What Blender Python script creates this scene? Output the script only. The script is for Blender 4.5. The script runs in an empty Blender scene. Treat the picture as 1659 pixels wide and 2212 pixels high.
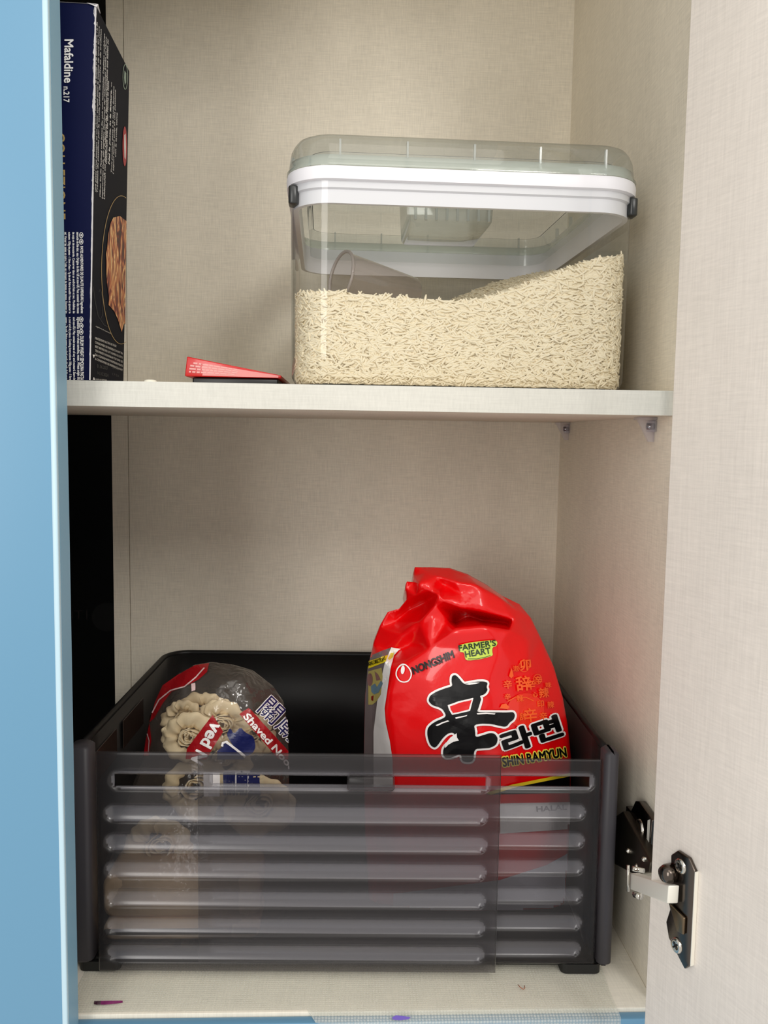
import bpy, bmesh, math, random
import numpy as np
from mathutils import Vector, Matrix, noise, geometry
from mathutils.bvhtree import BVHTree

random.seed(7); rng = np.random.default_rng(7)
sc = bpy.context.scene
COL = sc.collection

# ------------------------------------------------------------------ camera
CAM = Vector((0, 0, 0.42631))
RV = Vector((0.99908423, -0.03996551, 0.01527908))
UV = Vector((-0.01162786, 0.09004651, 0.99586968))
FV = Vector((0.04117627, 0.99513536, -0.08949934))
FPX = 1819.82
cd = bpy.data.cameras.new('camera'); cam = bpy.data.objects.new('camera', cd); COL.objects.link(cam)
cam.matrix_world = Matrix(((RV.x, UV.x, -FV.x, CAM.x), (RV.y, UV.y, -FV.y, CAM.y), (RV.z, UV.z, -FV.z, CAM.z), (0, 0, 0, 1)))
cd.sensor_fit = 'VERTICAL'; cd.sensor_height = 36; cd.lens = 36 * FPX / 2212; cd.clip_start = .01
sc.camera = cam

# ------------------------------------------------------------------ light and exposure
sc.view_settings.view_transform = 'Standard'; sc.view_settings.look = 'None'
sc.view_settings.gamma = 1; sc.view_settings.use_curve_mapping = False
sc.view_settings.exposure = 0.14
wd = bpy.data.worlds.new('room_light'); sc.world = wd; wd.use_nodes = True
wd.node_tree.nodes['Background'].inputs[0].default_value = (1.0, .965, .92, 1)
wd.node_tree.nodes['Background'].inputs[1].default_value = 0.70
def area(name, loc, target, sx, sy, power, col):
    l = bpy.data.lights.new(name, 'AREA'); l.shape = 'RECTANGLE'; l.size = sx; l.size_y = sy; l.energy = power; l.color = col
    o = bpy.data.objects.new(name, l); COL.objects.link(o); o.location = loc
    o.rotation_euler = (Vector(target) - Vector(loc)).to_track_quat('-Z', 'Y').to_euler(); return o
area('ceiling_lamp', (0.1, -0.75, 1.85), (0, .7, .35), 0.9, 0.9, 4, (1, .95, .87))
area('right_fill', (0.78, -1.15, 1.45), (-.1, .85, .55), 0.6, 0.6, 15, (1, .97, .925))  # added fill from the right for the left back wall, unseen source
area('left_fill', (-0.75, -1.2, 0.75), (.2, .7, .42), 0.5, 1.2, 12, (1, .97, .925))  # added fill from the left for open door and right panel, unseen source
cy = sc.cycles
cy.transparent_max_bounces = 40; cy.max_bounces = 10; cy.diffuse_bounces = 5; cy.glossy_bounces = 4
cy.caustics_reflective = False; cy.caustics_refractive = False

# ------------------------------------------------------------------ helpers
def W(px, py, Y):
    d = RV * ((px - 829.5) / FPX) + UV * ((1106 - py) / FPX) + FV
    return CAM + d * (Y / d.y)
def ray(px, py):
    return (RV * ((px - 829.5) / FPX) + UV * ((1106 - py) / FPX) + FV).normalized()
def lin(c):
    return tuple(((v / 255) / 12.92 if v / 255 <= .04045 else ((v / 255 + .055) / 1.055) ** 2.4) for v in c) + (1,)
ORG = {}
def org(o): return ORG.get(o.name, Vector((0, 0, 0))) if o else Vector((0, 0, 0))
def thing(name, label, cat, loc, group=None):
    o = bpy.data.objects.new(name, None); COL.objects.link(o); o.location = loc; o.empty_display_size = .02
    ORG[o.name] = Vector(loc); o['label'] = label; o['category'] = cat
    if group: o['group'] = group
    return o
def tag(o, label=None, cat=None, group=None, kind=None):
    if label: o['label'] = label
    if cat: o['category'] = cat
    if group: o['group'] = group
    if kind: o['kind'] = kind
    return o
def mk(name, vs, fs, mat, parent=None, smooth=False, label=None):
    vs = [Vector(v) for v in vs]
    if parent: O = org(parent)
    else:
        a = np.array([tuple(v) for v in vs]); O = Vector(((a[:, 0].min() + a[:, 0].max()) / 2, (a[:, 1].min() + a[:, 1].max()) / 2, a[:, 2].min()))
    me = bpy.data.meshes.new(name); me.from_pydata([tuple(v - O) for v in vs], [], [tuple(f) for f in fs]); me.update()
    o = bpy.data.objects.new(name, me); COL.objects.link(o)
    if parent: o.parent = parent
    else: o.location = O
    ORG[o.name] = O
    if mat: me.materials.append(mat)
    if smooth:
        for p in me.polygons: p.use_smooth = True
    if label: o['label'] = label
    return o
def mkbm(name, bm, mat, parent=None, smooth=False, label=None):
    bm.verts.index_update()
    o = mk(name, [v.co.copy() for v in bm.verts], [[v.index for v in f.verts] for f in bm.faces], mat, parent, smooth, label)
    bm.free(); return o
def bevel(o, w, seg=2, ang=30):
    m = o.modifiers.new('bevel', 'BEVEL'); m.width = w; m.segments = seg; m.limit_method = 'ANGLE'; m.angle_limit = math.radians(ang); m.harden_normals = False
    for p in o.data.polygons: p.use_smooth = True
    return o
BF = [(0, 3, 2, 1), (4, 5, 6, 7), (0, 1, 5, 4), (1, 2, 6, 5), (2, 3, 7, 6), (3, 0, 4, 7)]
def boxv(x0, x1, y0, y1, z0, z1):
    return [(x0, y0, z0), (x1, y0, z0), (x1, y1, z0), (x0, y1, z0), (x0, y0, z1), (x1, y0, z1), (x1, y1, z1), (x0, y1, z1)]
def box(name, b, mat, parent=None, bv=0, label=None, xf=None):
    vs = boxv(*b)
    if xf: vs = [xf @ Vector(v) for v in vs]
    o = mk(name, vs, BF, mat, parent, label=label)
    if bv: bevel(o, bv)
    return o
class MB:
    def __init__(s): s.v = []; s.f = []
    def add(s, vs, fs):
        n = len(s.v); s.v += [Vector(v) for v in vs]; s.f += [tuple(i + n for i in f) for f in fs]; return s
    def box(s, *b, xf=None):
        vs = [Vector(v) for v in boxv(*b)]
        return s.add([xf @ v for v in vs] if xf else vs, BF)
    def prism(s, poly, d):  # polygon of 3D points swept by vector d
        n = len(poly); p = [Vector(q) for q in poly]; d = Vector(d)
        return s.add(p + [q + d for q in p], [tuple(range(n))[::-1], tuple(range(n, 2 * n))] + [(i, (i + 1) % n, n + (i + 1) % n, n + i) for i in range(n)])
    def tube(s, pts, r, n=8, cap=True):
        pts = [Vector(p) for p in pts]; rings = []
        for i, p in enumerate(pts):
            t = (pts[min(i + 1, len(pts) - 1)] - pts[max(i - 1, 0)]).normalized()
            a = t.cross(Vector((0, 0, 1)));
            if a.length < .05: a = t.cross(Vector((0, 1, 0)))
            a.normalize(); b = t.cross(a); rr = r[i] if isinstance(r, (list, tuple)) else r
            rings.append([p + a * rr * math.cos(2 * math.pi * k / n) + b * rr * math.sin(2 * math.pi * k / n) for k in range(n)])
        vs = [v for q in rings for v in q]
        fs = [(i * n + k, i * n + (k + 1) % n, (i + 1) * n + (k + 1) % n, (i + 1) * n + k) for i in range(len(pts) - 1) for k in range(n)]
        if cap: fs += [tuple(range(n))[::-1], tuple(range((len(pts) - 1) * n, len(pts) * n))]
        return s.add(vs, fs)
    def out(s, name, mat, parent=None, smooth=False, label=None, bv=0):
        o = mk(name, s.v, s.f, mat, parent, smooth, label)
        if bv: bevel(o, bv)
        return o
def rrect(x0, x1, y0, y1, r, z, n=6):
    pts = []
    for cx, cy_, a0 in ((x1 - r, y0 + r, -90), (x1 - r, y1 - r, 0), (x0 + r, y1 - r, 90), (x0 + r, y0 + r, 180)):
        for k in range(n + 1):
            a = math.radians(a0 + 90 * k / n); pts.append(Vector((cx + r * math.cos(a), cy_ + r * math.sin(a), z)))
    return pts
def loft(rings, cap0=False, cap1=False):
    n = len(rings[0]); vs = [v for r in rings for v in r]
    fs = [(i * n + k, i * n + (k + 1) % n, (i + 1) * n + (k + 1) % n, (i + 1) * n + k) for i in range(len(rings) - 1) for k in range(n)]
    if cap0: fs.append(tuple(range(n))[::-1])
    if cap1: fs.append(tuple(range((len(rings) - 1) * n, len(rings) * n)))
    return vs, fs
def interp(x, pts):
    return float(np.interp(x, [p[0] for p in pts], [p[1] for p in pts]))

# ------------------------------------------------------------------ materials
def nt(name):
    m = bpy.data.materials.new(name); m.use_nodes = True; t = m.node_tree; return m, t, t.nodes['Principled BSDF']
def P(name, col, rough=.5, metal=0, spec=.5, coat=0, bump=None, alpha=1, emis=None, var=None):
    m, t, b = nt(name); b.inputs['Base Color'].default_value = lin(col); b.inputs['Roughness'].default_value = rough
    b.inputs['Metallic'].default_value = metal; b.inputs['Specular IOR Level'].default_value = spec; b.inputs['Coat Weight'].default_value = coat
    b.inputs['Coat Roughness'].default_value = .06
    if var or bump:
        tc = t.nodes.new('ShaderNodeTexCoord'); n = t.nodes.new('ShaderNodeTexNoise')
        n.inputs['Scale'].default_value = (bump or var)[0]; n.inputs['Detail'].default_value = 4; t.links.new(tc.outputs['Object'], n.inputs['Vector'])
        if bump:
            bp = t.nodes.new('ShaderNodeBump'); bp.inputs['Strength'].default_value = bump[1]; bp.inputs['Distance'].default_value = bump[2]
            t.links.new(n.outputs['Fac'], bp.inputs['Height']); t.links.new(bp.outputs['Normal'], b.inputs['Normal'])
        if var:
            mx = t.nodes.new('ShaderNodeMix'); mx.data_type = 'RGBA'; mx.inputs[6].default_value = lin(col); mx.inputs[7].default_value = lin(var[1])
            t.links.new(n.outputs['Fac'], mx.inputs[0]); t.links.new(mx.outputs[2], b.inputs['Base Color'])
    return m
def linen(name, col, sx, sy, sz, amt=.16, rough=.55):
    """woven laminate: two families of fine threads"""
    m, t, b = nt(name); tc = t.nodes.new('ShaderNodeTexCoord'); L = t.links
    outs = []
    for sc_ in (sx, sy, sz):
        mp = t.nodes.new('ShaderNodeMapping'); mp.inputs['Scale'].default_value = sc_; L.new(tc.outputs['Object'], mp.inputs['Vector'])
        n = t.nodes.new('ShaderNodeTexNoise'); n.inputs['Scale'].default_value = 1; n.inputs['Detail'].default_value = 3; n.inputs['Roughness'].default_value = .6
        L.new(mp.outputs['Vector'], n.inputs['Vector']); outs.append(n.outputs['Fac'])
    a = t.nodes.new('ShaderNodeMath'); a.operation = 'ADD'; L.new(outs[0], a.inputs[0]); L.new(outs[1], a.inputs[1])
    a2 = t.nodes.new('ShaderNodeMath'); a2.operation = 'ADD'; L.new(a.outputs[0], a2.inputs[0]); L.new(outs[2], a2.inputs[1])
    mr = t.nodes.new('ShaderNodeMapRange'); mr.inputs['From Min'].default_value = 1.05; mr.inputs['From Max'].default_value = 1.95
    mr.inputs['To Min'].default_value = 1 - amt; mr.inputs['To Max'].default_value = 1 + amt; L.new(a2.outputs[0], mr.inputs['Value'])
    mx = t.nodes.new('ShaderNodeMix'); mx.data_type = 'RGBA'; mx.blend_type = 'MULTIPLY'; mx.inputs[0].default_value = 1; mx.inputs[6].default_value = lin(col)
    L.new(mr.outputs['Result'], mx.inputs[7]); L.new(mx.outputs[2], b.inputs['Base Color'])
    bp = t.nodes.new('ShaderNodeBump'); bp.inputs['Strength'].default_value = .18; bp.inputs['Distance'].default_value = .0004
    L.new(a2.outputs[0], bp.inputs['Height']); L.new(bp.outputs['Normal'], b.inputs['Normal'])
    b.inputs['Roughness'].default_value = rough; b.inputs['Specular IOR Level'].default_value = .3
    return m
def clear(name, tint=(.96, .97, .96), rough=.03, ior=1.45, haze=0, hcol=(220, 222, 220), bump=None):
    """thin clear plastic: sees through, mirrors by Fresnel, optional milky share"""
    m = bpy.data.materials.new(name); m.use_nodes = True; t = m.node_tree; L = t.links
    for n in list(t.nodes):
        if n.type != 'OUTPUT_MATERIAL': t.nodes.remove(n)
    out = [n for n in t.nodes if n.type == 'OUTPUT_MATERIAL'][0]
    tr = t.nodes.new('ShaderNodeBsdfTransparent'); tr.inputs[0].default_value = tint + (1,)
    gl = t.nodes.new('ShaderNodeBsdfGlossy'); gl.inputs['Roughness'].default_value = rough
    fr = t.nodes.new('ShaderNodeFresnel'); fr.inputs['IOR'].default_value = ior
    ge = t.nodes.new('ShaderNodeNewGeometry'); mm = t.nodes.new('ShaderNodeMapRange'); mm.inputs[3].default_value = ior; mm.inputs[4].default_value = 1 / ior
    L.new(ge.outputs['Backfacing'], mm.inputs[0]); L.new(mm.outputs[0], fr.inputs['IOR'])   # same mirror share from either side of the thin wall
    base = tr.outputs[0]
    if haze:
        df = t.nodes.new('ShaderNodeBsdfDiffuse'); df.inputs[0].default_value = lin(hcol)
        h = t.nodes.new('ShaderNodeMixShader'); h.inputs[0].default_value = haze; L.new(tr.outputs[0], h.inputs[1]); L.new(df.outputs[0], h.inputs[2]); base = h.outputs[0]
    ms = t.nodes.new('ShaderNodeMixShader'); L.new(fr.outputs[0], ms.inputs[0]); L.new(base, ms.inputs[1]); L.new(gl.outputs[0], ms.inputs[2])
    L.new(ms.outputs[0], out.inputs['Surface'])
    if bump:
        tc = t.nodes.new('ShaderNodeTexCoord'); n = t.nodes.new('ShaderNodeTexNoise'); n.inputs['Scale'].default_value = bump[0]; n.inputs['Detail'].default_value = 3
        bp = t.nodes.new('ShaderNodeBump'); bp.inputs['Strength'].default_value = bump[1]; bp.inputs['Distance'].default_value = bump[2]
        L.new(tc.outputs['Object'], n.inputs['Vector']); L.new(n.outputs['Fac'], bp.inputs['Height']); L.new(bp.outputs['Normal'], gl.inputs['Normal']); L.new(bp.outputs['Normal'], fr.inputs['Normal'])
    return m
BEIGE = (229, 221, 204)
M_back = linen('beige_linen_laminate', BEIGE, (900, 10, 60), (50, 10, 1000), (9, 9, 4))
M_right = linen('beige_linen_laminate_side', BEIGE, (10, 900, 50), (10, 60, 900), (9, 9, 4))
M_floor = linen('beige_linen_laminate_floor', (232, 226, 212), (60, 900, 10), (900, 60, 10), (9, 9, 4), .12)
M_edge = linen('shelf_edge_laminate', (204, 203, 195), (40, 10, 1400), (700, 10, 120), (6, 6, 20), .09, .45)
M_shelf = linen('shelf_laminate', (230, 221, 204), (60, 900, 10), (900, 60, 10), (9, 9, 4))
M_door = linen('door_inner_laminate', (238, 230, 221), (700, 700, 35), (60, 60, 900), (9, 9, 3), .10, .5)
M_blue = P('blue_lacquer', (101, 149, 181), .38, spec=.45, bump=(700, .05, .0003))
M_blue2 = P('blue_edge_band', (126, 168, 192), .42)
M_blueline = P('pale_blue_edge_line', (186, 214, 228), .35)
M_dark = P('dark_gap', (16, 14, 12), .8)
M_black = P('black_panel_gloss', (6, 6, 6), .35, spec=.25)
M_ghost = P('dim_print', (24, 20, 20), .5, spec=.2)
M_white = P('white_print', (240, 240, 238), .55)
M_ltgrey = P('grey_print', (168, 168, 164), .6)
M_dimgrey = P('dim_grey_print', (66, 68, 68), .6)

# ------------------------------------------------------------------ text and print
def text2d(body, bold=0.0, space=1.0, shear=0.0):
    vs, fs = text2d0(body, 0, space, shear)
    if bold <= 0: return vs, fs
    n = 4 if len(body) > 14 else 12; V = list(vs); F = list(fs)   # heavier stroke: copies spread round the glyph
    for k in range(n):
        a = 2 * math.pi * k / n; b = len(V); V += [(x + bold * math.cos(a), y + bold * math.sin(a)) for x, y in vs]; F += [tuple(i + b for i in f) for f in fs]
    return V, F
def text2d0(body, bold=0.0, space=1.0, shear=0.0):
    c = bpy.data.curves.new('tmp', 'FONT'); c.body = body; c.size = 1; c.offset = bold; c.space_character = space; c.shear = shear; c.resolution_u = 3
    o = bpy.data.objects.new('tmp', c); COL.objects.link(o)
    dg = bpy.context.evaluated_depsgraph_get(); me = bpy.data.meshes.new_from_object(o.evaluated_get(dg))
    vs = [(v.co.x, v.co.y) for v in me.vertices]; fs = [tuple(p.vertices) for p in me.polygons]
    bpy.data.objects.remove(o); bpy.data.curves.remove(c); bpy.data.meshes.remove(me)
    return vs, fs
def fit(vs, w, h):   # scale text to a width and a cap height, origin at lower left
    a = np.array(vs); mn = a.min(0); mx = a.max(0); s = (mx - mn); s[s == 0] = 1
    return [((x - mn[0]) / s[0] * w, (y - mn[1]) / s[1] * h) for x, y in vs]
def chaikin(pts, it=2):
    for _ in range(it):
        q = []
        for i in range(len(pts)):
            a, b = pts[i], pts[(i + 1) % len(pts)]; q += [(a[0] * .78 + b[0] * .22, a[1] * .78 + b[1] * .22), (a[0] * .22 + b[0] * .78, a[1] * .22 + b[1] * .78)]
        pts = q
    return pts
def polyfill(pts):
    tri = geometry.tessellate_polygon([[Vector((p[0], p[1], 0)) for p in pts]]); return list(pts), [tuple(t) for t in tri]
def plane_map(o, u, v):
    o, u, v = Vector(o), Vector(u), Vector(v)
    return lambda p: o + u * p[0] + v * p[1]
def flat(name, shapes, fmap, mat, parent, label=None):
    mb = MB()
    for vs, fs in shapes: mb.add([fmap(p) for p in vs], fs)
    return mb.out(name, mat, parent, label=label)
def ellipse(cx, cy_, rx, ry, n=28, rot=0):
    c, s = math.cos(rot), math.sin(rot)
    return [(cx + rx * math.cos(t) * c - ry * math.sin(t) * s, cy_ + rx * math.cos(t) * s + ry * math.sin(t) * c) for t in [2 * math.pi * k / n for k in range(n)]]
def stroke(pts, w, closed=False):   # ribbon along a 2D polyline
    n = len(pts); vs = []; fs = []
    for i in range(n):
        a = pts[(i - 1) % n] if closed or i > 0 else pts[i]; b = pts[(i + 1) % n] if closed or i < n - 1 else pts[i]
        dx, dy = b[0] - a[0], b[1] - a[1]; l = math.hypot(dx, dy) or 1
        vs += [(pts[i][0] - dy / l * w / 2, pts[i][1] + dx / l * w / 2), (pts[i][0] + dy / l * w / 2, pts[i][1] - dx / l * w / 2)]
    for i in range(n if closed else n - 1):
        j = (i + 1) % n; fs.append((2 * i, 2 * i + 1, 2 * j + 1, 2 * j))
    return vs, fs
def thicken(pts, w):   # filled polygon grown by a border of width w
    vs, fs = polyfill(pts); n = len(pts)
    for i in range(n):
        a, b = pts[i], pts[(i + 1) % n]; dx, dy = b[0] - a[0], b[1] - a[1]; l = math.hypot(dx, dy) or 1; ox, oy = -dy / l * w, dx / l * w
        k = len(vs); vs += [(a[0] - ox, a[1] - oy), (b[0] - ox, b[1] - oy), (b[0] + ox, b[1] + oy), (a[0] + ox, a[1] + oy)]; fs.append((k, k + 1, k + 2, k + 3))
        e = ellipse(a[0], a[1], w, w, 10); k = len(vs); vs += e; fs.append(tuple(range(k, k + 10)))
    return vs, fs
def project(name, shapes, bvh, off, mat, parent, step=5, label=None):
    """print on a crumpled pack: 2D print (photo frame) laid onto the pack's own surface"""
    bm = bmesh.new()
    for vs, fs in shapes:
        bv = [bm.verts.new((p[0], p[1], p[2] if len(p) > 2 else 0)) for p in vs]
        for f in fs:
            try: bm.faces.new([bv[i] for i in f])
            except ValueError: pass
    xs = [v.co.x for v in bm.verts]; ys = [v.co.y for v in bm.verts]
    if step:
        for ax, lo, hi in ((0, min(xs), max(xs)), (1, min(ys), max(ys))):
            k = math.floor(lo / step) + 1
            while k * step < hi:
                co = (k * step, 0, 0) if ax == 0 else (0, k * step, 0); no = (1, 0, 0) if ax == 0 else (0, 1, 0)
                bmesh.ops.bisect_plane(bm, geom=bm.verts[:] + bm.edges[:] + bm.faces[:], plane_co=co, plane_no=no); k += 1
    bad = []
    for v in bm.verts:
        d = ray(v.co.x, v.co.y); h = bvh.ray_cast(CAM, d)
        if h[0] is None: bad.append(v); continue
        n = h[1] if h[1].dot(d) < 0 else -h[1]
        lay = v.co.z; v.co = h[0] + n * (off + .0001 + lay) - d * (off + .0003)
    bmesh.ops.delete(bm, geom=bad, context='VERTS')
    return mkbm(name, bm, mat, parent, label=label)
def baseline(body, x0, y0, x1, y1, h, bold=0, grow=0, shear=0.0, lean=0.0, space=1.0):
    """text along a straight baseline, in photo-frame units; h = height"""
    vs, fs = text2d(body, bold, space, shear); ref, _ = text2d(body, 0 if not grow else bold - grow, space, shear)
    a = np.array(ref); mn = a.min(0); mx = a.max(0); w = math.hypot(x1 - x0, y1 - y0); ux, uy = (x1 - x0) / w, (y1 - y0) / w
    vx, vy = uy, -ux; n0 = len(text2d(body, 0, space, shear)[0])
    out = []
    for x, y in vs:
        u = (x - mn[0]) / (mx[0] - mn[0]) * w; v = (y - mn[1]) / (mx[1] - mn[1]) * h; u += lean * v
        out.append((x0 + ux * u + vx * v, y0 + uy * u + vy * v, (len(out) // n0) * 2e-5))
    return out, fs

# ================================================================== the cabinet
XR, YB, XL, YF = .2365, .945, -.62, .591
S0, S1, YS = .4446, .4626, .6124
def struct(o): o['kind'] = 'structure'; return o
wb = struct(box('wall_back', (-.2446, XR, YB, YB + .016, 0, .93), M_back, label='beige linen-patterned back panel of the cabinet'))
box('filler_strip', (-.2631, -.2453, YB, YB + .016, 0, .93), M_back, wb)
struct(box('wall_right', (XR, XR + .018, YF, YB + .016, -.018, .948), M_right, label='beige linen-patterned right side panel of the cabinet'))
struct(box('wall_left', (XL - .018, XL, YF, YB + .016, -.018, .948), M_right, label='beige left side panel hidden behind the blue door'))
struct(box('ceiling', (XL, XR, YF, YB + .016, .93, .948), M_shelf, label='beige top panel of the cabinet'))
fl = struct(box('floor', (XL, XR, YF, YB + .016, -.018, 0), M_floor, label='beige bottom panel of the cabinet'))
bevel(fl, .0007, 2)
tr = struct(box('trim_1', (XL, .262, .5815, .590, -.45, -.0022), M_blue, label='blue rail under the front edge of the cabinet floor')); bevel(tr, .001)

blk = box('backboard', (XL, -.2640, YB + .003, YB + .015, .0, .9295), M_black)
tag(blk, 'tall black board at the back of the cabinet, beside the blue door', 'board')
def blkmap(px, py): return W(px, py, YB + .0027)
for body, a, b, h in (('I', (155, 1338), (158, 1338), 20), ('T', (160, 1338), (180, 1338), 20), ('I', (186, 1338), (189, 1338), 20)):
    o_ = blkmap(*a); v_, f_ = text2d(body)
    flat('lettering', [(fit(v_, 1, 1), f_)], plane_map(o_, blkmap(*b) - o_, blkmap(a[0], a[1] - h) - o_), M_ghost, blk)
o_ = blkmap(230, 1333); flat('round_emblem', [polyfill(ellipse(0, 0, 1, 1, 32))], plane_map(o_, blkmap(262, 1333) - o_, blkmap(230, 1302) - o_), P('dim_emblem', (13, 13, 13), .5, spec=.2), blk)

# blue door, closed, on the left
DX, DY0, DY1 = -.1927, .562, .585
d1 = struct(box('door_1', (XL - .02, DX, DY0, DY1, -.45, 1.0), M_blue, label='blue closed cabinet door at the left edge')); bevel(d1, .0008)
o = box('edge_line', (DX - .0034, DX + .0004, DY0 - .0005, DY0 + .0042, -.45, 1.0), M_blueline, d1, bv=.001, label='pale glossy line along the door edge')
box('edge_band', (DX - .001, DX + .0003, DY0 + .0042, DY1, -.45, 1.0), M_blue2, d1)

# beige door, open, on the right (hinged on the right side panel)
HE = Vector((.2000, .520, 0)); HD = Vector((.342, -.940, 0)).normalized(); HN = Vector((.940, .342, 0)).normalized()
def doorbox(mb_, u0, u1, n0, n1, z0, z1):
    vs = [HE + HD * u + HN * n + Vector((0, 0, z)) for z in (z0, z1) for u, n in ((u0, n0), (u1, n0), (u1, n1), (u0, n1))]
    mb_.add(vs, [f[::-1] for f in BF]); return mb_
d2 = struct(doorbox(MB(), 0, .42, 0, .018, -.45, 1.0).out('door_2', M_door, label='beige inner side of the open cabinet door on the right')); bevel(d2, .0006)
doorbox(MB(), 0, .42, .018, .0205, -.45, 1.0).out('outer_face', M_blue, d2, label='blue outer face')

# shelf
sh = thing('shelf', 'pale beige shelf board carrying the rice container', 'shelf', (-.19, .78, S0))
box('board', (XL + .0005, XR - .0005, YS + .001, YB - .0005, S0, S1), M_shelf, sh)
box('edge_band', (XL + .0005, XR - .0005, YS, YS + .001, S0, S1), M_edge, sh, label='off-white front edge')
mb = MB(); c = W(325, 826, .626); c.z = S1
mb.add(*loft([[Vector((c.x + r * math.cos(t), c.y + r * math.sin(t), S1 + z)) for t in [2 * math.pi * k / 20 for k in range(20)]] for r, z in ((.0048, 0), (.0047, .0010), (.0040, .0018), (.0022, .0022))], cap1=True))
mb.out('screw_cap', P('cream_cap', (238, 234, 218), .4), sh, smooth=True, label='small cream screw cap')

M_pin = clear('support_plastic', (.93, .92, .94), .04, 1.5, .16, (225, 222, 230))
def support(yc, label, k=1.0):
    t = thing('shelf_support', label, 'shelf support', (XR - .007, yc, S0 - .016), 'clear shelf supports')
    mb = MB(); mb.box(XR - .0145 * k, XR - .0002, yc - .0065, yc + .0065, S0 - .0028, S0 - .0003); mb.out('plate', M_pin, t, bv=.0006)
    mb = MB(); mb.box(XR - .0042, XR - .0002, yc - .0065, yc + .0065, S0 - .012, S0 - .0029); mb.out('collar', M_pin, t, bv=.0008)
    mb = MB(); mb.prism([(XR - .0135 * k, yc - .0016, S0 - .0029), (XR - .0003, yc - .0016, S0 - .0029), (XR - .0003, yc - .0016, S0 - .0195), (XR - .0045, yc - .0016, S0 - .0195)], (0, .0032, 0)); mb.out('fin', M_pin, t)
    mb = MB(); mb.tube([(XR - .006, yc, S0 - .0075), (XR - .0003, yc, S0 - .0075)], .0026, 12); mb.out('pin', P('support_pin_metal', (150, 146, 150), .25, .9), t, smooth=True)
    return t
support(.650, 'clear plastic support under the front right corner of the shelf')
support(.908, 'clear plastic support under the shelf near the back panel')

# ------------------------------------------------------------------ hinge
M_nick = P('polished_nickel', (205, 200, 190), .16, 1); M_nickb = P('brushed_nickel', (238, 235, 224), .4, .25); M_gun = P('dark_nickel', (96, 88, 82), .2, 1)
def hn(u, n, z): return HE + HD * u + HN * n + Vector((0, 0, z))
hg = thing('cabinet_hinge', 'nickel concealed hinge joining the right panel to the open beige door', 'hinge', (.2355, .60, .045))
# flange screwed to the door
uc, zc = .0295, .140
prof = [(-.0095, .027), (-.0040, .0325), (.0060, .0325), (.0115, .0265), (.0115, -.0335), (.0070, -.0385), (-.0080, -.0270), (-.0110, -.018), (-.0080, -.008), (-.0110, -.001), (-.0085, .010)]
mb = MB(); mb.prism([hn(uc + a, -.0001, zc + b) for a, b in prof][::-1], -HN * .0026)
mb.out('door_flange', M_gun, hg, bv=.0007)
mb = MB(); mb.prism([hn(uc + .0116, -.0001, zc + b) for b in (.0265, -.0335)] + [hn(uc + .0116, -.0027, zc + b) for b in (-.0335, .0265)], HD * .0005); mb.out('flange_highlight', M_nickb, hg, label='painted highlight along the flange edge')  # brighter strip stands for light caught on the flange edge
for dz in (.024, -.0275):
    mb = MB(); p = hn(uc - .0005, -.0026, zc + dz)
    ax = HD; up = Vector((0, 0, 1))
    mb.add(*loft([[p + (ax * math.cos(t) + up * math.sin(t)) * r - HN * h for t in [2 * math.pi * k / 18 for k in range(18)]] for r, h in ((.0048, 0), (.0046, .0009), (.0036, .0015), (.0022, .0012))], cap1=True))
    s = mb.out('screw', M_nick, hg, smooth=True)
    mb = MB()
    for a in (0, 1):
        e1 = (ax + up) * .7 if a else (ax - up) * .7; e2 = (ax - up) * .7 if a else (ax + up) * .7
        q = [p - HN * .0016 + e1 * i * .0026 + e2 * j * .0005 for i, j in ((-1, -1), (1, -1), (1, 1), (-1, 1))]; mb.add(q, [(0, 1, 2, 3)])
    mb.out('cross_slot', M_dark, s)
# cup with rounded boss
mb = MB(); p = hn(uc - .0075, -.0028, zc + .0165)
mb.tube([p + HN * .001, p - HN * .004, p - HN * .007, p - HN * .0082], [.0058, .0058, .0046, .0016], 18); mb.out('boss', M_gun, hg, smooth=True)
mb = MB(); mb.prism([hn(uc - .0065, -.0028, zc - .003), hn(uc + .007, -.0028, zc - .005), hn(uc + .007, -.0028, zc - .016), hn(uc + .001, -.0028, zc - .017)][::-1], -HN * .0022)
mb.out('cup', P('bronze_nickel', (120, 104, 84), .3, 1), hg, bv=.0008)
# pale link between arm and flange
A0, A1 = W(1361, 1886, .560), W(1360, 1921, .560); B0, B1 = W(1444, 1913, .4895), W(1441, 1952, .4895)
nrm = (B0 - A0).cross(A1 - A0).normalized();
if nrm.x < 0: nrm = -nrm
mb = MB(); mb.prism([A0, B0, B1, A1], nrm * .007); mb.out('link', M_nickb, hg, bv=.0008)
# arm on the side panel
arm = []
for px, py, X in ((1318, 1770, .2235), (1345, 1752, .2245), (1404, 1862, .2215), (1402, 1884, .2205), (1366, 1888, .2175), (1318, 1862, .2225)):
    d = ray(px, py); arm.append(CAM + d * (X / d.x))
nrm = Vector((1, 0, 0))
mb = MB(); mb.prism(arm, nrm * .009); mb.out('arm', P('arm_metal', (74, 68, 60), .35, .9), hg, bv=.0012)
def onx(px, py, X):
    d = ray(px, py); return CAM + d * (X / d.x)
mb = MB(); mb.prism([onx(a, b, .2300) for a, b in ((1372, 1730), (1380, 1731), (1408, 1772), (1402, 1832), (1388, 1840), (1366, 1795), (1350, 1768), (1352, 1740), (1362, 1752))], Vector((.0058, 0, 0)))
mb.out('side_plate', M_gun, hg, bv=.0009)
mb = MB(); mb.prism([onx(a, b, .2298) for a, b in ((1399, 1772), (1404, 1770), (1401, 1830), (1396, 1829))], Vector((.004, 0, 0))); mb.out('plate_highlight', M_nickb, hg, label='painted highlight along the side plate edge')  # pale strip paints the glint on the side plate
p = onx(1383, 1790, .2299); mb = MB()
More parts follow.
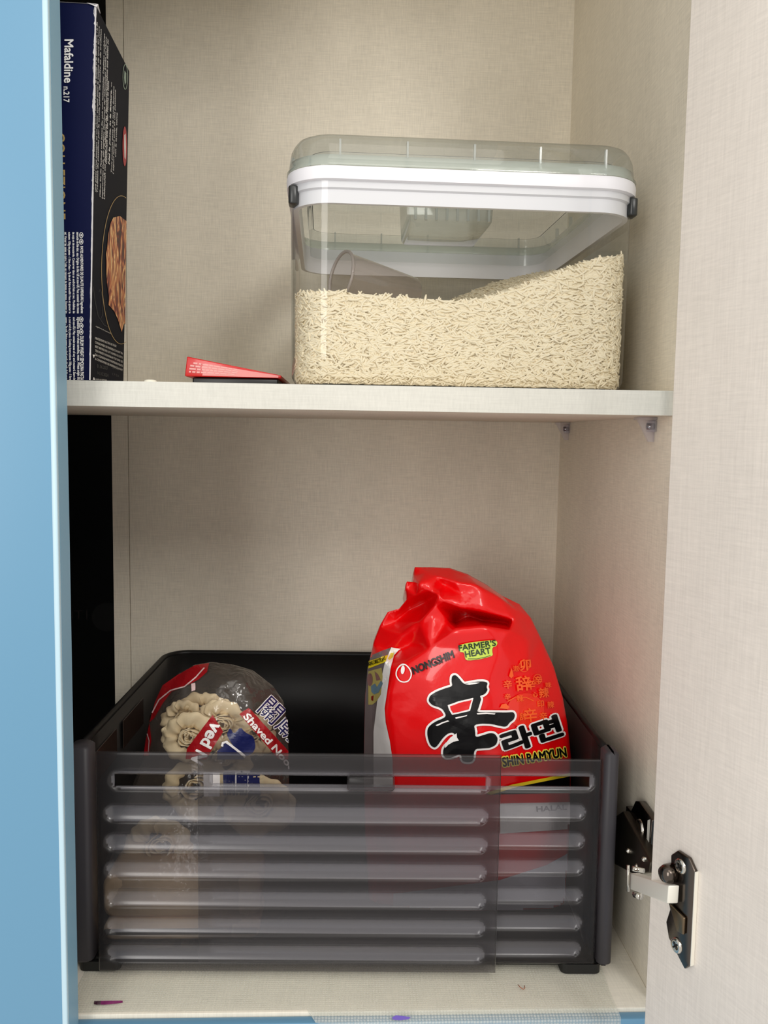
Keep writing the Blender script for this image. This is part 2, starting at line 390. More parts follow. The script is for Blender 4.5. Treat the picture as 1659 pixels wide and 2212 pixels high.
mb.add(*loft([[p + (Vector((0, 1, 0)) * math.cos(t) + Vector((0, 0, 1)) * math.sin(t)) * r - Vector((h, 0, 0)) for t in [2 * math.pi * k / 18 for k in range(18)]] for r, h in ((.0075, 0), (.0070, .0014), (.0052, .0018), (.003, .0012))], cap1=True))
mb.out('screw', M_nick, hg, smooth=True)
for a, b in ((1358, 1838), (1392, 1856), (1377, 1871)):
    p = onx(a, b, .2205); mb = MB(); mb.tube([p + Vector((.003, 0, 0)), p - Vector((.001, 0, 0)), p - Vector((.0022, 0, 0))], [.0019, .0019, .0007], 10); mb.out('rivet', M_nick, hg, smooth=True)
p0, p1 = W(1357, 1869, .5585), W(1357, 1925, .5585); mb = MB(); mb.tube([p0, p1], .0011, 8); mb.out('pivot_pin', M_nick, hg, smooth=True)
mb = MB(); mb.tube([W(1372, 1931, .556), W(1384, 1936, .550)], .0026, 8); mb.out('pivot_pin', M_nick, hg, smooth=True)
mb = MB(); mb.tube([W(1366, 1876, .566), W(1391, 1881, .566)], .0019, 8); mb.out('pivot_pin', M_nick, hg, smooth=True)
mb = MB(); p = onx(1321, 1855, .2215); mb.add(*loft([[p + Vector((-h, math.cos(t) * r, math.sin(t) * r)) for t in [2 * math.pi * k / 18 for k in range(18)]] for r, h in ((.0085, 0), (.008, .0015), (.006, .0015))], cap1=True)); mb.out('adjusting_screw', M_nick, hg, smooth=True)

# ------------------------------------------------------------------ pasta box
M_navy = P('navy_card', (6, 16, 62), .6, spec=.12, var=(9, (4, 12, 48))); M_navy2 = P('dark_navy_card', (13, 18, 36), .6, spec=.08, var=(7, (11, 14, 20)))
M_gold = P('gold_print', (188, 158, 96), .4, .2); M_red = P('red_print', (176, 34, 48), .5); M_card = P('bare_card', (226, 224, 226), .8)
pb = thing('pasta_box', 'navy blue pasta carton standing upright at the left end of the shelf', 'box', (-.208, .675, S1))
PO = Vector((-.1880, .6220, S1 + .0004)); EX = Vector((.999, .042, 0)); EY = Vector((-.042, .999, 0)); EZ = Vector((.031, 0, 1)); PH, PD, PT = .2592, .1065, .040
def pbx(x, y, z): return PO + EX * x + EY * y + EZ * z
def pbq(name, x0, x1, y0, y1, z0, z1, mat, bv=0, label=None, par=None):
    o = mk(name, [pbx(*v) for v in boxv(x0, x1, y0, y1, z0, z1)], BF, mat, par or pb, label=label)
    if bv: bevel(o, bv)
    return o
pbq('carton', -PT, -.0004, .0002, PD, 0, PH, M_navy, .0003)
sd = pbq('side_panel', -.0012, 0, .0004, PD, .0005, PH - .001, M_navy2)
we = pbq('worn_edge', -.0006, .00025, -.00005, .0005, .0005, PH - .001, M_card, label='white worn corner edge')
mb = MB()   # frayed white nicks beside the worn edge
for k in range(60):
    z = random.random() ** .7 * PH * .98; w_ = random.uniform(.0001, .0006) * (1.5 if z > PH * .7 else .6); l_ = random.uniform(.001, .012)
    mb.add([pbx(-.0006, -.0002, z), pbx(-.0006 - w_, -.0002, z + l_ * .3), pbx(-.0006, -.0002, min(z + l_, PH))], [(0, 1, 2)])
    mb.add([pbx(.0002, .0008, z), pbx(.0002, .0008 + w_ * 1.2, z + l_ * .4), pbx(.0002, .0008, min(z + l_, PH))], [(0, 1, 2)])
mb.out('scuffs', M_card, pb)
mb = MB(); mb.add([pbx(-PT, -.0006, PH), pbx(0, -.0006, PH), pbx(.0012, .0016, PH + .0008), pbx(.0003, .012, PH - .0006), pbx(-PT, .012, PH + .0012)], [(0, 1, 2, 3, 4)])
mb.add([pbx(-.006, -.0007, PH + .0002), pbx(.0008, -.0007, PH - .0022), pbx(.0012, .0016, PH + .0008)], [(0, 1, 2)])
mb.out('top_flap', M_card, pb, label='bare white top flap')
PN = EX
def frontp(px, py):
    d = ray(px, py); p0 = PO - EY * .0004; return CAM + d * ((p0 - CAM).dot(EY) / d.dot(EY))
def sidep(px, py):
    d = ray(px, py); p0 = PO + EX * .0004; n = EX.copy(); n.z = -EX.dot(EZ); k = (p0 - CAM).dot(n) / d.dot(n); return CAM + d * k
def line_on(fn, body, a, b, hx, hy, bold=0, shear=0):
    v_, f_ = text2d(body, bold, 1, shear); o_ = fn(*a)
    m_ = plane_map(o_, fn(*b) - o_, fn(a[0] + hx, a[1] + hy) - o_)
    n0 = len(text2d(body, 0, 1, shear)[0]); q_ = [m_(p) for p in fit(v_, 1, 1)]
    return [p + (CAM - p).normalized() * ((i // n0) * 2e-5) for i, p in enumerate(q_)], f_
def print_on(name, items, mat, label=None):
    mb = MB()
    for v_, f_ in items: mb.add(v_, f_)
    return mb.out(name, mat, pb, label=label)
print_on('lettering', [line_on(frontp, 'Mafaldine', (139, 85), (138, 179), 20, 0, .022), line_on(frontp, 'n.217', (137, 187), (137, 221), 13, 0, .02)], M_white, label='white product lettering')
print_on('gold_lettering', [line_on(frontp, 'COLLEZIONE', (113, 286), (115, 474), 27, 0)], M_gold)
fr1 = ["PATES ALIMENTAIRES DE QUALITE SUPERIEURE Ingredients:", "semoule de ble dur, eau. Origine du ble: UE et non-UE. Peut contenir des traces", "de soja et de moutarde. Conserver dans un endroit frais et sec. Modalites de", "cuisson: 100g de pates - 1 litre d'eau - 7g de sel. Faire bouillir l'eau et ajouter le", "sel. Verser les pates et cuire 7 min, en remuant de temps en temps. Egoutter les"]
fr2 = ["DURUM WHEAT SEMOLINA PASTA", "Ingredients: durum wheat semolina, water. Wheat origin: EU", "and non-EU. May contain traces of soy and mustard. Store in", "a cool and dry place. Cooking instructions: 100g pasta - 1 litre", "water - 7g salt. Bring water to a boil and add salt. Add pasta"]
xs = [(171.5, 8), (163.3, 7.6), (154.6, 7), (145.8, 7), (137.6, 7)]
it = []
for k in range(5):
    x, w_ = xs[k]
    it.append(line_on(frontp, fr1[k], (x, 532 if k == 0 else 501), (x + 1.2, 677), w_, 0, .03))
    it.append(line_on(frontp, fr2[k], (x + 1.2, 726 if k == 0 else 685), (x + 2, 821), w_, 0, .03))
for y in (508, 522, 690, 704, 717):
    o_ = frontp(175.5, y); m_ = plane_map(o_, frontp(176.5, y) - o_, frontp(175.5, y - 1) - o_)
    v_, f_ = stroke(ellipse(0, 0, 3.8, 5.6, 18), 1.3, True); it.append(([m_(p) for p in v_], f_))
    v_, f_ = polyfill([(-1.6, -2.6), (1.8, -2), (1.4, 2.4), (-1.3, 2.2)]); it.append(([m_(p) for p in v_], f_))
print_on('small_print', it, M_white)
def cr3(x, y): return (190 + x / 5.4, 30 + y / 5.4)
L = [((72, 2050), (118, 105), "Ouvrez le paquet et laissez-vous emporter par la passion, la qualite et le savoir-faire, i la fin"), ((98, 2075), (140, 150), "une pates crue passion et un plaisir unique pour la cuisine de tous les jours"), ((118, 2085), (163, 185), "Tradition du pastificio per la tavola, pasta de qualite et de tradition"),
     ((152, 2140), (203, 240), "Offnen Sie die Packung und lassen Sie sich von italienischer Tradition verfuhren"), ((178, 2160), (222, 275), "begeisternden Duft, der perfekte Geschmack der italienischen Kuche zu Hause"), ((198, 2165), (240, 300), "Leidenschaft mit dieser Collezione das Geschmackserlebnis aus Italien zu"), ((222, 1750), (245, 785), "Geschmack wie bei der Nonna in Italia"),
     ((285, 1850), (312, 850), "Trois passions pasta e la tavola finissima"), ((305, 1870), (330, 890), "I sapori italiani uniti in una passione"), ((330, 1670), (348, 1155), "con la tavola, come")]
it = [line_on(sidep, b, cr3(*p), cr3(*q), -3.3, -.6, .012, .25) for p, q, b in L] + [line_on(sidep, "Nel la pasta, in la finitura. --", cr3(258, 1760), cr3(285, 800), -3.9, -.6, .04, .25)]
def cr2(x, y): return (80 + x / 5.027, 420 + y / 5.027)
def tri_on(pts): return [sidep(*cr2(*p)) for p in pts], [(0, 1, 2)]
print_on('side_text', it, M_white)
print_on('arrow_mark', [tri_on([(604, 1738), (628, 1742), (617, 1778)])], M_white); print_on('arrow_mark', [tri_on([(606, 2012), (631, 2014), (617, 1980)])], M_white)
def on_side(shape): return [sidep(*p) for p in shape[0]], shape[1]
def clipx(pts, xmax): return [p for p in pts if p[0] < xmax]
ring = clipx([(262 + 42.5 * math.cos(t), 583 + 160 * math.sin(t)) for t in [2 * math.pi * k / 90 for k in range(12, 79)]], 274.5)
print_on('plate_rim', [on_side(stroke(ring, 1.1))], M_gold, label='thin gold line of a plate')
arcs = [[cr2(x, y) for x, y in ((612, 1000), (625, 1120), (645, 1230), (665, 1320), (690, 1360), (710, 1310), (718, 1200), (700, 1060), (685, 1030), (672, 1060))], [cr2(x, y) for x, y in ((690, 1360), (730, 1420), (780, 1440))]]
print_on('swirl', [on_side(stroke(a, .7)) for a in arcs], M_dimgrey)
v_, f_ = on_side(stroke(ellipse(270.6, 166, 5.0, 27, 30), 1.2, True)); v2, f2 = on_side(polyfill([(269, 152), (272.5, 158), (272.5, 178), (269.5, 184), (268.2, 168)]))
print_on('recycling_mark', [(v_, f_), (v2, f2)], P('pale_green_print', (150, 170, 156), .6))
print_on('red_oval', [on_side(polyfill(ellipse(269.6, 316, 4.8, 43, 30)))], M_red)
mw = [on_side(polyfill([(268, 292), (270.6, 288), (271.4, 318), (270.6, 345), (268.4, 340), (267.8, 315)]))]
for v_, f_ in mw:
    for p in v_: p += EX * .0002
print_on('oval_lettering', mw, M_white)
food = [(830, 250), (800, 310), (775, 420), (765, 560), (750, 650), (752, 800), (760, 960), (780, 1100), (778, 1200), (840, 1270), (880, 1360), (920, 1495), (945, 1400), (960, 1415), (962, 1000), (964, 700), (970, 500), (972, 290), (900, 235)]
m, t, b = nt('ragu_print'); tc = t.nodes.new('ShaderNodeTexCoord'); mp = t.nodes.new('ShaderNodeMapping'); mp.inputs['Scale'].default_value = (0, 85, 34)
n1 = t.nodes.new('ShaderNodeTexNoise'); n1.inputs['Scale'].default_value = 1.0; n1.inputs['Detail'].default_value = 3; n1.inputs['Distortion'].default_value = 2.2
rp = t.nodes.new('ShaderNodeValToRGB'); t.links.new(tc.outputs['Object'], mp.inputs[0]); t.links.new(mp.outputs[0], n1.inputs[0]); t.links.new(n1.outputs['Fac'], rp.inputs[0]); t.links.new(rp.outputs[0], b.inputs['Base Color'])
els = rp.color_ramp.elements; els[0].position = .36; els[0].color = lin((66, 20, 16)); els[1].position = .62; els[1].color = lin((255, 222, 160))
for ps, c_ in ((.44, (132, 50, 36)), (.50, (196, 118, 74)), (.56, (222, 164, 104)), (.68, (122, 52, 34))): e = els.new(ps); e.color = lin(c_)
print_on('food_picture', [on_side(polyfill([cr2(*p) for p in food]))], m, label='printed picture of ribbon pasta with sauce')
it = [line_on(sidep, s, cr2(630, 1572 + 45 * k), cr2(930 if k else 862, (1695 if k else 1660) + 45 * k), 0, -5.4, .05) for k, s in enumerate(["MINDESTENS HALTBAR BIS ENDE", "CONSOMMER DE PREFERENCE AVANT FIN", "BEST BEFORE END LOT NUMERO DI LOTTO", "TEN MINSTE HOUDBAAR TOT EIND ZIE", "DA CONSUMARSI PREFERIBILMENTE", "A CONSOMMER DE PREFERENCE AVANT"])]
it += [line_on(sidep, "suggerimento di presentazione", cr2(637, 1440), cr2(800, 1520), 0, -4, .03, .2), line_on(sidep, "PASTA DI SEMOLA", cr2(636, 2014), cr2(760, 2022), 0, -3, .05)]
print_on('grey_text', it, M_ltgrey)
print_on('date_stamp', [line_on(sidep, "01.06.2027", cr2(650, 1880), cr2(770, 1905), 0, -7.5, .01), line_on(sidep, "14.10.2024", cr2(655, 1955), cr2(775, 1985), 0, -7.5, .01), line_on(sidep, "L24288", cr2(818, 1890), cr2(885, 1912), 0, -4.5), line_on(sidep, "17:21", cr2(818, 1960), cr2(885, 1982), 0, -4.5)], M_dimgrey)

# ------------------------------------------------------------------ red carton on a black case
M_redc = P('red_card', (204, 22, 20), .3, spec=.5, coat=.25); M_pink = P('pale_print', (232, 168, 164), .5)
bc = box('black_case', (-.1240, -.0570, .672, .80, S1 + .0004, S1 + .0075), P('black_plastic', (10, 10, 10), .4), bv=.0012)
tag(bc, 'flat black case lying on the shelf under the red carton', 'case')
rc = thing('red_carton', 'red tapered carton with pale printed lines beside the rice container', 'box', (-.09, .72, S1 + .0078))
A_ = W(399, 815, .670); B_ = W(404, 770, .670); C_ = W(640, 822, .670); D_ = W(640, 826, .670)
z0 = S1 + .0078; C_.z = z0 + .0022; C_.x = -.0545; D_.z = z0; D_.x = -.0545; A_.z = z0 + .0002
mb = MB(); mb.prism([A_, D_, C_, B_], (0, .10, 0)); mb.out('carton', M_redc, rc, bv=.0007)
it = MB()
def rcm(u, v, off=.0005):   # u 0..1 along, v 0..1 up, on the front face
    lo = A_.lerp(D_, u); hi = B_.lerp(C_, u); p = lo.lerp(hi, v); p.y -= off; return p
for k, (u0, v0) in enumerate(((.04, .20), (.04, .36), (.045, .52), (.075, .68))):   # illegible word-like bars
    u = u0
    while u < .52:
        w_ = random.uniform(.02, .07); it.add([rcm(u, v0), rcm(u + w_, v0), rcm(u + w_, v0 + .085), rcm(u, v0 + .085)], [(0, 1, 2, 3)]); u += w_ + .012
it.out('small_print', M_pink, rc)
it = MB(); it.add([rcm(a, b, .0003) for a, b in ((.18, .06), (.97, .12), (.97, .72), (.19, .80), (.165, .5), (.185, .3))], [(0, 1, 2, 3, 4, 5)])  # lighter pink area over most of the front face
it.out('pale_area', P('pale_pink', (226, 140, 138), .35, coat=.3), rc, label='pale pink area')

# ------------------------------------------------------------------ rice container
CC = Vector((.0795, .7625, S1)); CR = Matrix.Translation(CC) @ Matrix.Rotation(math.radians(1.8), 4, 'Z') @ Matrix.Translation(-CC)
M_tub = clear('tub_plastic', (.925, .935, .93), .02, 1.42)
M_lid = clear('lid_plastic', (.86, .88, .87), .03, 1.55, .05, (225, 228, 222))
M_haze = clear('lid_band_plastic', (.93, .95, .93), .06, 1.5, .42, (226, 232, 224))
M_ring = P('white_ring_plastic', (230, 229, 234), .35, spec=.4)
M_seal = P('dark_grey_seal', (44, 46, 46), .3)
rcn = thing('rice_container', 'clear plastic rice container with white rim and clear lid on the shelf', 'container', (CC.x, CC.y, S1))
X0, X1, Y0, Y1 = -.0485, .2075, .625, .900
def rr(off, z, r=.030): return rrect(X0 - off, X1 + off, Y0 - off, Y1 + off, max(r + off, .006), z, 8)
def cont(name, rings, mat, cap0=False, cap1=False, label=None, par=None, smooth=True):
    vs, fs = loft(rings, cap0, cap1); return mk(name, [CR @ v for v in vs], fs, mat, par or rcn, smooth, label)
B = S1 + .0004
def tw(z): return .0012 * (z - B) / .13
rings = [rr(-.012, B), rr(-.006, B + .0008), rr(-.002, B + .003), rr(0, B + .007)] + [rr(tw(z), z) for z in (B + .03, B + .07, B + .11, B + .145)]
cont('tub', rings, M_tub, cap0=True)
cont('tub_foot', [rr(-.016, B + .001), rr(-.016, B + .0042), rr(-.008, B + .0045)], M_haze)
# white rim: a closed section swept round
def sweep_ring(name, sect, mat, label=None, par=None):
    rs = [rr(o, z) for o, z in sect]; rs.append(rs[0]); return cont(name, rs, mat, label=label, par=par, smooth=True)
zr = .5925
rim = sweep_ring('rim', [(-.0045, zr), (-.0008, zr), (-.0008, zr + .0095), (.0012, zr + .0105), (.0012, zr + .0150), (.0042, zr + .0158), (.0046, zr + .0215), (.0038, zr + .0248), (-.0045, zr + .0248)], M_ring, 'white plastic rim')
m_ = rim.modifiers.new('es', 'EDGE_SPLIT'); m_.split_angle = math.radians(35)
zl = zr + .0252
lid = cont('lid', [rr(.0044, zl), rr(.0044, zl + .0015), rr(.0030, zl + .0030), rr(.0024, zl + .0075), rr(.0012, zl + .0150), rr(-.0006, zl + .0190), rr(-.0035, zl + .0228), rr(-.0080, zl + .0248), rr(-.0140, zl + .0255)], M_lid, cap1=True)
cont('lid_band', [rr(.0036, zl + .0002), rr(.0026, zl + .0030), rr(.0020, zl + .0078), rr(-.0025, zl + .0080), rr(-.0030, zl + .0002)], M_haze, label='frosted band at the lid base')
cont('lid_inner', [rr(-.010, zl - .012), rr(-.010, zl + .004), rr(-.012, zl + .014)], M_lid)
cont('lid_line', [rr(-.0132, zl + .0142), rr(-.0124, zl + .0142)], P('grey_line', (96, 104, 104), .4))
M_rib = clear('rib_plastic', (.8, .82, .8), .04, 1.5, .3, (235, 238, 235))
ribs = [(W(px, 340, .63).x) for px in (722, 866, 1010, 1152, 1294)]
for x in ribs:
    for yy, s_ in ((Y0, -1), (Y1, 1)):
        mb = MB(); mb.box(x - .0007, x + .0007, yy + s_ * .0005 - .0016, yy + s_ * .0005 + .0016, zl + .0002, zl + .0185, xf=CR); mb.out('rib', M_rib, lid)
for y in np.linspace(Y0 + .045, Y1 - .045, 5):
    for xx, s_ in ((X0, -1), (X1, 1)):
        mb = MB(); mb.box(xx + s_ * .0005 - .0016, xx + s_ * .0005 + .0016, y - .0007, y + .0007, zl + .0002, zl + .0185, xf=CR); mb.out('rib', M_rib, lid)
# grip pocket hanging under the middle of the lid, with ribs
gx0, gx1, gy0, gy1, gz0, gz1 = W(872, 470, .70).x, W(1060, 470, .70).x, .685, .775, zl - .021, zl + .016
gp = cont('grip_pocket', [rrect(gx0, gx1, gy0, gy1, .008, gz1, 5), rrect(gx0 + .002, gx1 - .002, gy0 + .002, gy1 - .002, .007, gz0 + .003, 5), rrect(gx0 + .004, gx1 - .004, gy0 + .004, gy1 - .004, .006, gz0, 5)], clear('pocket_plastic', (.80, .82, .81), .04, 1.6, .12, (215, 218, 205)), cap1=True)
for k in range(8):
    x = gx0 + .006 + (gx1 - gx0 - .012) * k / 7
    mb = MB(); mb.box(x - .0009, x + .0009, gy0 - .0008, gy0 + .002, gz0 + .001, gz1 - .003, xf=CR); mb.out('grip_rib', M_rib, gp)
for xx in (X0 + .0012, X1 - .0012):
    mb = MB(); mb.add(*loft([rrect(xx - .0036, xx + .0036, .636, .650, .0025, z, 3) for z in (zr + .0015, zr + .0145)], True, True)); mb.v = [CR @ v for v in mb.v]; mb.out('seal_clip', M_seal, rcn, smooth=False, bv=.0012)

# rice: a mound of separate grains inside the tub
M_rice = P('rice_grain', (240, 229, 205), .45, spec=.3, var=(260, (231, 216, 183)))
CRi = CR.inverted()
def prof2(pts, Y):
    q = [W(px, py, Y) for px, py in pts]; return [((CRi @ v).x, v.z - B) for v in q]
hf = prof2([(612, 634), (640, 627), (740, 631), (850, 642), (985, 652), (1060, 641), (1130, 619), (1200, 592), (1260, 568), (1310, 553), (1364, 547)], Y0 + .004)
hb = prof2([(560, 660), (960, 652), (1060, 609), (1150, 587), (1240, 565), (1330, 552)], Y1 - .006)
def rice_h(x, y):
    t = min(max((y - Y0) / (Y1 - Y0), 0), 1); dip = -.010 * math.sin(math.pi * t) * (1 if x < .11 else .4)
    return B + interp(x, hf) * (1 - t) + interp(x, hb) * t + dip
IN = -.0022
ip = rrect(X0 - IN, X1 + IN, Y0 - IN, Y1 + IN, .028, 0, 8); per = [0.0]
for i in range(len(ip)): per.append(per[-1] + (ip[(i + 1) % len(ip)] - ip[i]).length)
def perim(s):
    s %= per[-1]; i = min(int(np.searchsorted(per, s, 'right')) - 1, len(ip) - 1); a, b_ = ip[i], ip[(i + 1) % len(ip)]; d = (b_ - a); L_ = d.length
    d.normalize(); return a + d * (s - per[i]), d, Vector((d.y, -d.x, 0))
gv = [];
for zc_, r_ in ((-.46, .62), (-.15, 1), (.2, .96), (.44, .6)):
    for k in range(5): gv.append((math.cos(k * 1.2566) * r_, math.sin(k * 1.2566) * r_ * .8, zc_))
gv += [(0, 0, -.53), (0, 0, .52)]; gv = np.array(gv)
gf = [(i * 5 + k, i * 5 + (k + 1) % 5, (i + 1) * 5 + (k + 1) % 5, (i + 1) * 5 + k) for i in range(3) for k in range(5)] + [((k + 1) % 5, k, 20) for k in range(5)] + [(15 + k, 15 + (k + 1) % 5, 21) for k in range(5)]
GV, GF = [], []
def grain(p, ax, nrm):
    ax = ax.normalized(); s1 = ax.cross(nrm); s1.normalize(); s2 = ax.cross(s1); L_ = random.uniform(.0072, .0090); r = random.uniform(.00086, .00106)
    Mx = np.array([tuple(s1 * r), tuple(s2 * r), tuple(ax * L_)]); n = len(GV) * 22
    GV.append(gv @ Mx + np.array(tuple(p))); GF.append(n)
def wall_grains(s0, s1, n, layers):
    for _ in range(n):
        p, d, out_ = perim(random.uniform(s0, s1)); top = rice_h(p.x, p.y); z = random.uniform(B + .0022, top)
        if z > top - .0005: continue
        ang = random.gauss(0, .6); dep = random.random() * layers
        ax = d * math.cos(ang) + Vector((0, 0, 1)) * math.sin(ang) - out_ * random.gauss(0, .10)
        q = p - out_ * (dep + .0006)
        if z < B + .007: q = q - out_ * (.007 - (z - B)) * .45
        q.z = z; grain(q, ax, out_)
Lt = per[-1]; sF = (X1 - X0)   # front run is the last side of the loop
fr0 = Lt - (X1 - X0 + .06)
wall_grains(Lt - .262, Lt + .05, 9500, .0024)
wall_grains(.03, .30, 2200, .003); wall_grains(.30, .52, 1300, .003); wall_grains(.52, Lt - .25, 2200, .003)
for _ in range(5200):
    x = random.uniform(X0 + .007, X1 - .007); y = random.uniform(Y0 + .006, Y1 - .006);
    if math.hypot(max(0, X0 + .03 - x, x - X1 + .03), max(0, Y0 + .03 - y, y - Y1 + .03)) > .0235: continue
    z = rice_h(x, y) - random.random() * .0016
    a = random.uniform(0, math.pi); grain(Vector((x, y, z)), Vector((math.cos(a), math.sin(a), random.gauss(0, .2))), Vector((0, 0, 1)))
allv = np.concatenate(GV); allv[:, 2] = np.maximum(allv[:, 2], B + .0012); faces = [tuple(i + n for i in f) for n in GF for f in gf]
# mound under the grains
MR = []
for ring_off in (.0034, .012, .03, .06, .09, .12):
    r_ = max(.030 - ring_off, .004); MR.append([(v.x, v.y) for v in rrect(X0 + ring_off, X1 - ring_off, Y0 + ring_off, Y1 - ring_off, r_, 0, 8)])
def dense(rg):
    out_ = []
    for i in range(len(rg)):
        a, b_ = rg[i], rg[(i + 1) % len(rg)]; k = 8 if (i % 9) == 8 else 1
        out_ += [(a[0] + (b_[0] - a[0]) * j / k, a[1] + (b_[1] - a[1]) * j / k) for j in range(k)]
    return out_
MR = [dense(r) for r in MR]; q = len(MR[0]); mvs = [(x * .985 + CC.x * .015, y * .985 + CC.y * .015, B + .0016) for x, y in MR[0]]; mfs = []
for r in MR: mvs += [(x, y, rice_h(x, y) - .0016) for x, y in r]
for i in range(len(MR)):
    for k in range(q): mfs.append((i * q + k, i * q + (k + 1) % q, (i + 1) * q + (k + 1) % q, (i + 1) * q + k))
mfs.append(tuple(range(len(MR) * q, (len(MR) + 1) * q)))
n0 = len(allv); av = [tuple(v) for v in allv] + [tuple(v) for v in mvs]
rice = mk('rice', [CR @ Vector(v) for v in av], faces + [tuple(i + n0 for i in f) for f in mfs], M_rice, None, True)
tag(rice, 'long-grain white rice heaped inside the clear container', 'rice', kind='stuff')

# measuring cup half buried in the rice
mc = thing('measuring_cup', 'clear plastic measuring cup lying half buried in the rice', 'cup', tuple(W(770, 620, .70)))
M_cup = clear('cup_plastic', (.84, .80, .77), .04, 1.6, .16, (206, 194, 186))
pr = W(737, 598, .695); ax = Vector((.88, .45, -.16)).normalized(); s1 = ax.cross(Vector((0, 0, 1))).normalized(); s2 = s1.cross(ax)
def circ(p, r, n=28): return [p + s1 * r * math.cos(2 * math.pi * k / n) + s2 * r * math.sin(2 * math.pi * k / n) for k in range(n)]
vs, fs = loft([circ(pr, .0205), circ(pr + ax * .004, .0198), circ(pr + ax * .03, .0188), circ(pr + ax * .066, .0172), circ(pr + ax * .068, .0155)], cap1=True); mk('bowl', vs, fs, M_cup, mc, True)
mb = MB(); mb.tube(circ(pr, .0205) + [circ(pr, .0205)[0]], .0014, 6, False); mb.out('lip', clear('lip_plastic', (.75, .72, .7), .05, 1.5, .35, (220, 210, 205)), mc, True)

# ------------------------------------------------------------------ smoky sliding-front basket
BC = Vector((0, .78, 0)); BR = Matrix.Translation(BC) @ Matrix.Rotation(math.radians(-1.5), 4, 'Z') @ Matrix.Translation(-BC)
M_smoke = clear('smoky_frosted_plastic', (.83, .82, .83), .32, 1.36, .24, (52, 49, 50))
M_smoker = clear('smoky_polished_plastic', (.86, .86, .87), .22, 1.48, .24, (136, 134, 140))
M_body = clear('smoky_dark_plastic', (.35, .35, .35), .42, 1.35, .75, (16, 16, 17))
M_post = P('smoky_post_plastic', (58, 56, 60), .45, spec=.3); M_foot = P('dark_foot', (14, 14, 14), .5)
bk = thing('storage_basket', 'smoky grey plastic basket with ribbed sliding front on the cabinet floor', 'basket', (0, .78, 0))
def panel(name, u0, u1, z0, z1, Y, grooves, slot, label=None):
    st = .00115; nu = int((u1 - u0) / st); nz = int((z1 - z0) / st); vs = []; fs = []; mi = []
    us = [u0 + (u1 - u0) * i / nu for i in range(nu + 1)]; zs = [z0 + (z1 - z0) * j / nz for j in range(nz + 1)]
    def dep(u, z):
        d_ = 0
        for a, b_, c_, hh, D in grooves + [slot]:
            if abs(z - c_) < hh:
                uu = min(max(u, a + hh), b_ - hh); r = math.hypot(u - uu, z - c_) / hh
                if r < 1: d_ = D * math.sqrt(1 - r ** 2)
        e = min(u - u0, u1 - u, z1 - z, z - z0)
        return d_ + (.0012 * (1 - e / .0025) ** 2 if e < .0025 else 0)
    dd = [[dep(u, z) for u in us] for z in zs]
    for j, z in enumerate(zs):
        for i, u in enumerate(us): vs.append(BR @ Vector((u, Y + dd[j][i], z)))
    a, b_, c_, hh, D = slot; q = nu + 1
    for j in range(nz):
        for i in range(nu):
            uc_, zc_ = (us[i] + us[i + 1]) / 2, (zs[j] + zs[j + 1]) / 2
            if abs(zc_ - c_) < .0043 and a + .004 < uc_ < b_ - .004: continue
            fs.append((j * q + i, j * q + i + 1, (j + 1) * q + i + 1, (j + 1) * q + i)); mi.append(1 if dd[j][i] > .0013 and us[i] > u0 + .003 and us[i] < u1 - .003 and zs[j] > z0 + .003 and zs[j] < z1 - .003 else 0)
    o = mk(name, vs, fs, M_smoke, bk, True, label); o.data.materials.append(M_smoker)
    o.data.polygons.foreach_set('material_index', mi)
    m_ = o.modifiers.new('wall', 'SOLIDIFY'); m_.thickness = .0020; m_.offset = -1
    return o
rows = [.1350, .1118, .0897, .0665, .0442, .0222]
slide = panel('sliding_front', -.187, .123, .0075, .1842, .6250, [(-.181, .1135, z, .0068, .0034) for z in rows], (-.177, .1155, .1612, .0078, .0030), 'ribbed sliding front panel')
fixed = panel('fixed_front', -.1115, .2035, .0090, .1780, .6345, [(-.104, .1915, z - .0005, .0066, .0032) for z in rows], (-.104, .1985, .1590, .0080, .0030), 'ribbed fixed front panel')
# clip over the slot of the sliding panel
a_ = W(750, 1694, .622).x + .004; b_ = W(853, 1694, .622).x + .004
vs, fs = loft([[Vector((v.x, y, v.y)) for v in rrect(a_ + e, b_ - e, .1556 + e, .1672 - e, .0028, 0, 4)] for y, e in ((.6285, 0), (.6232, 0), (.6222, .0010))], True, True)
mk('slot_clip', [BR @ v for v in vs], fs, M_smoke, slide, True)
# body: side and back walls
def upath(off, n=8):
    x0, x1, yb, yf, r = -.2035 - off, .2085 + off, .9305 + off, .6460, .026 + off
    pts = [Vector((x0, yf, 0))] + [Vector((x0, y, 0)) for y in np.linspace(yf + .03, yb - r - .01, 8)]
    for cx_, a0 in ((x0 + r, 180), (x1 - r, 90)):
        pts += [Vector((cx_ + r * math.cos(math.radians(a0 - 90 * k / n)), yb - r + r * math.sin(math.radians(a0 - 90 * k / n)), 0)) for k in range(n + 1)]
    pts += [Vector((x1, y, 0)) for y in np.linspace(yb - r - .01, yf + .03, 8)] + [Vector((x1, yf, 0))]; return pts
mb = MB(); outp = [(0, .008), (.001, .02), (.0025, .1), (.004, .1805)]; inn = [(o_ - .0026, z) for o_, z in outp]
prof_ = outp + inn[::-1]; pths = [upath(o_ - .004) for o_, z in prof_]; nP = len(pths[0]); vs = []; fs = []
for pth, (o_, z) in zip(pths, prof_): vs += [BR @ (p + Vector((0, 0, z))) for p in pth]
k_ = len(prof_)
for i in range(k_):
    for j in range(nP - 1): i2 = (i + 1) % k_; fs.append((i * nP + j, i * nP + j + 1, i2 * nP + j + 1, i2 * nP + j))
fs += [tuple(i * nP for i in range(k_)), tuple(i * nP + nP - 1 for i in range(k_))[::-1]]
mk('body', vs, fs, M_body, bk, True)
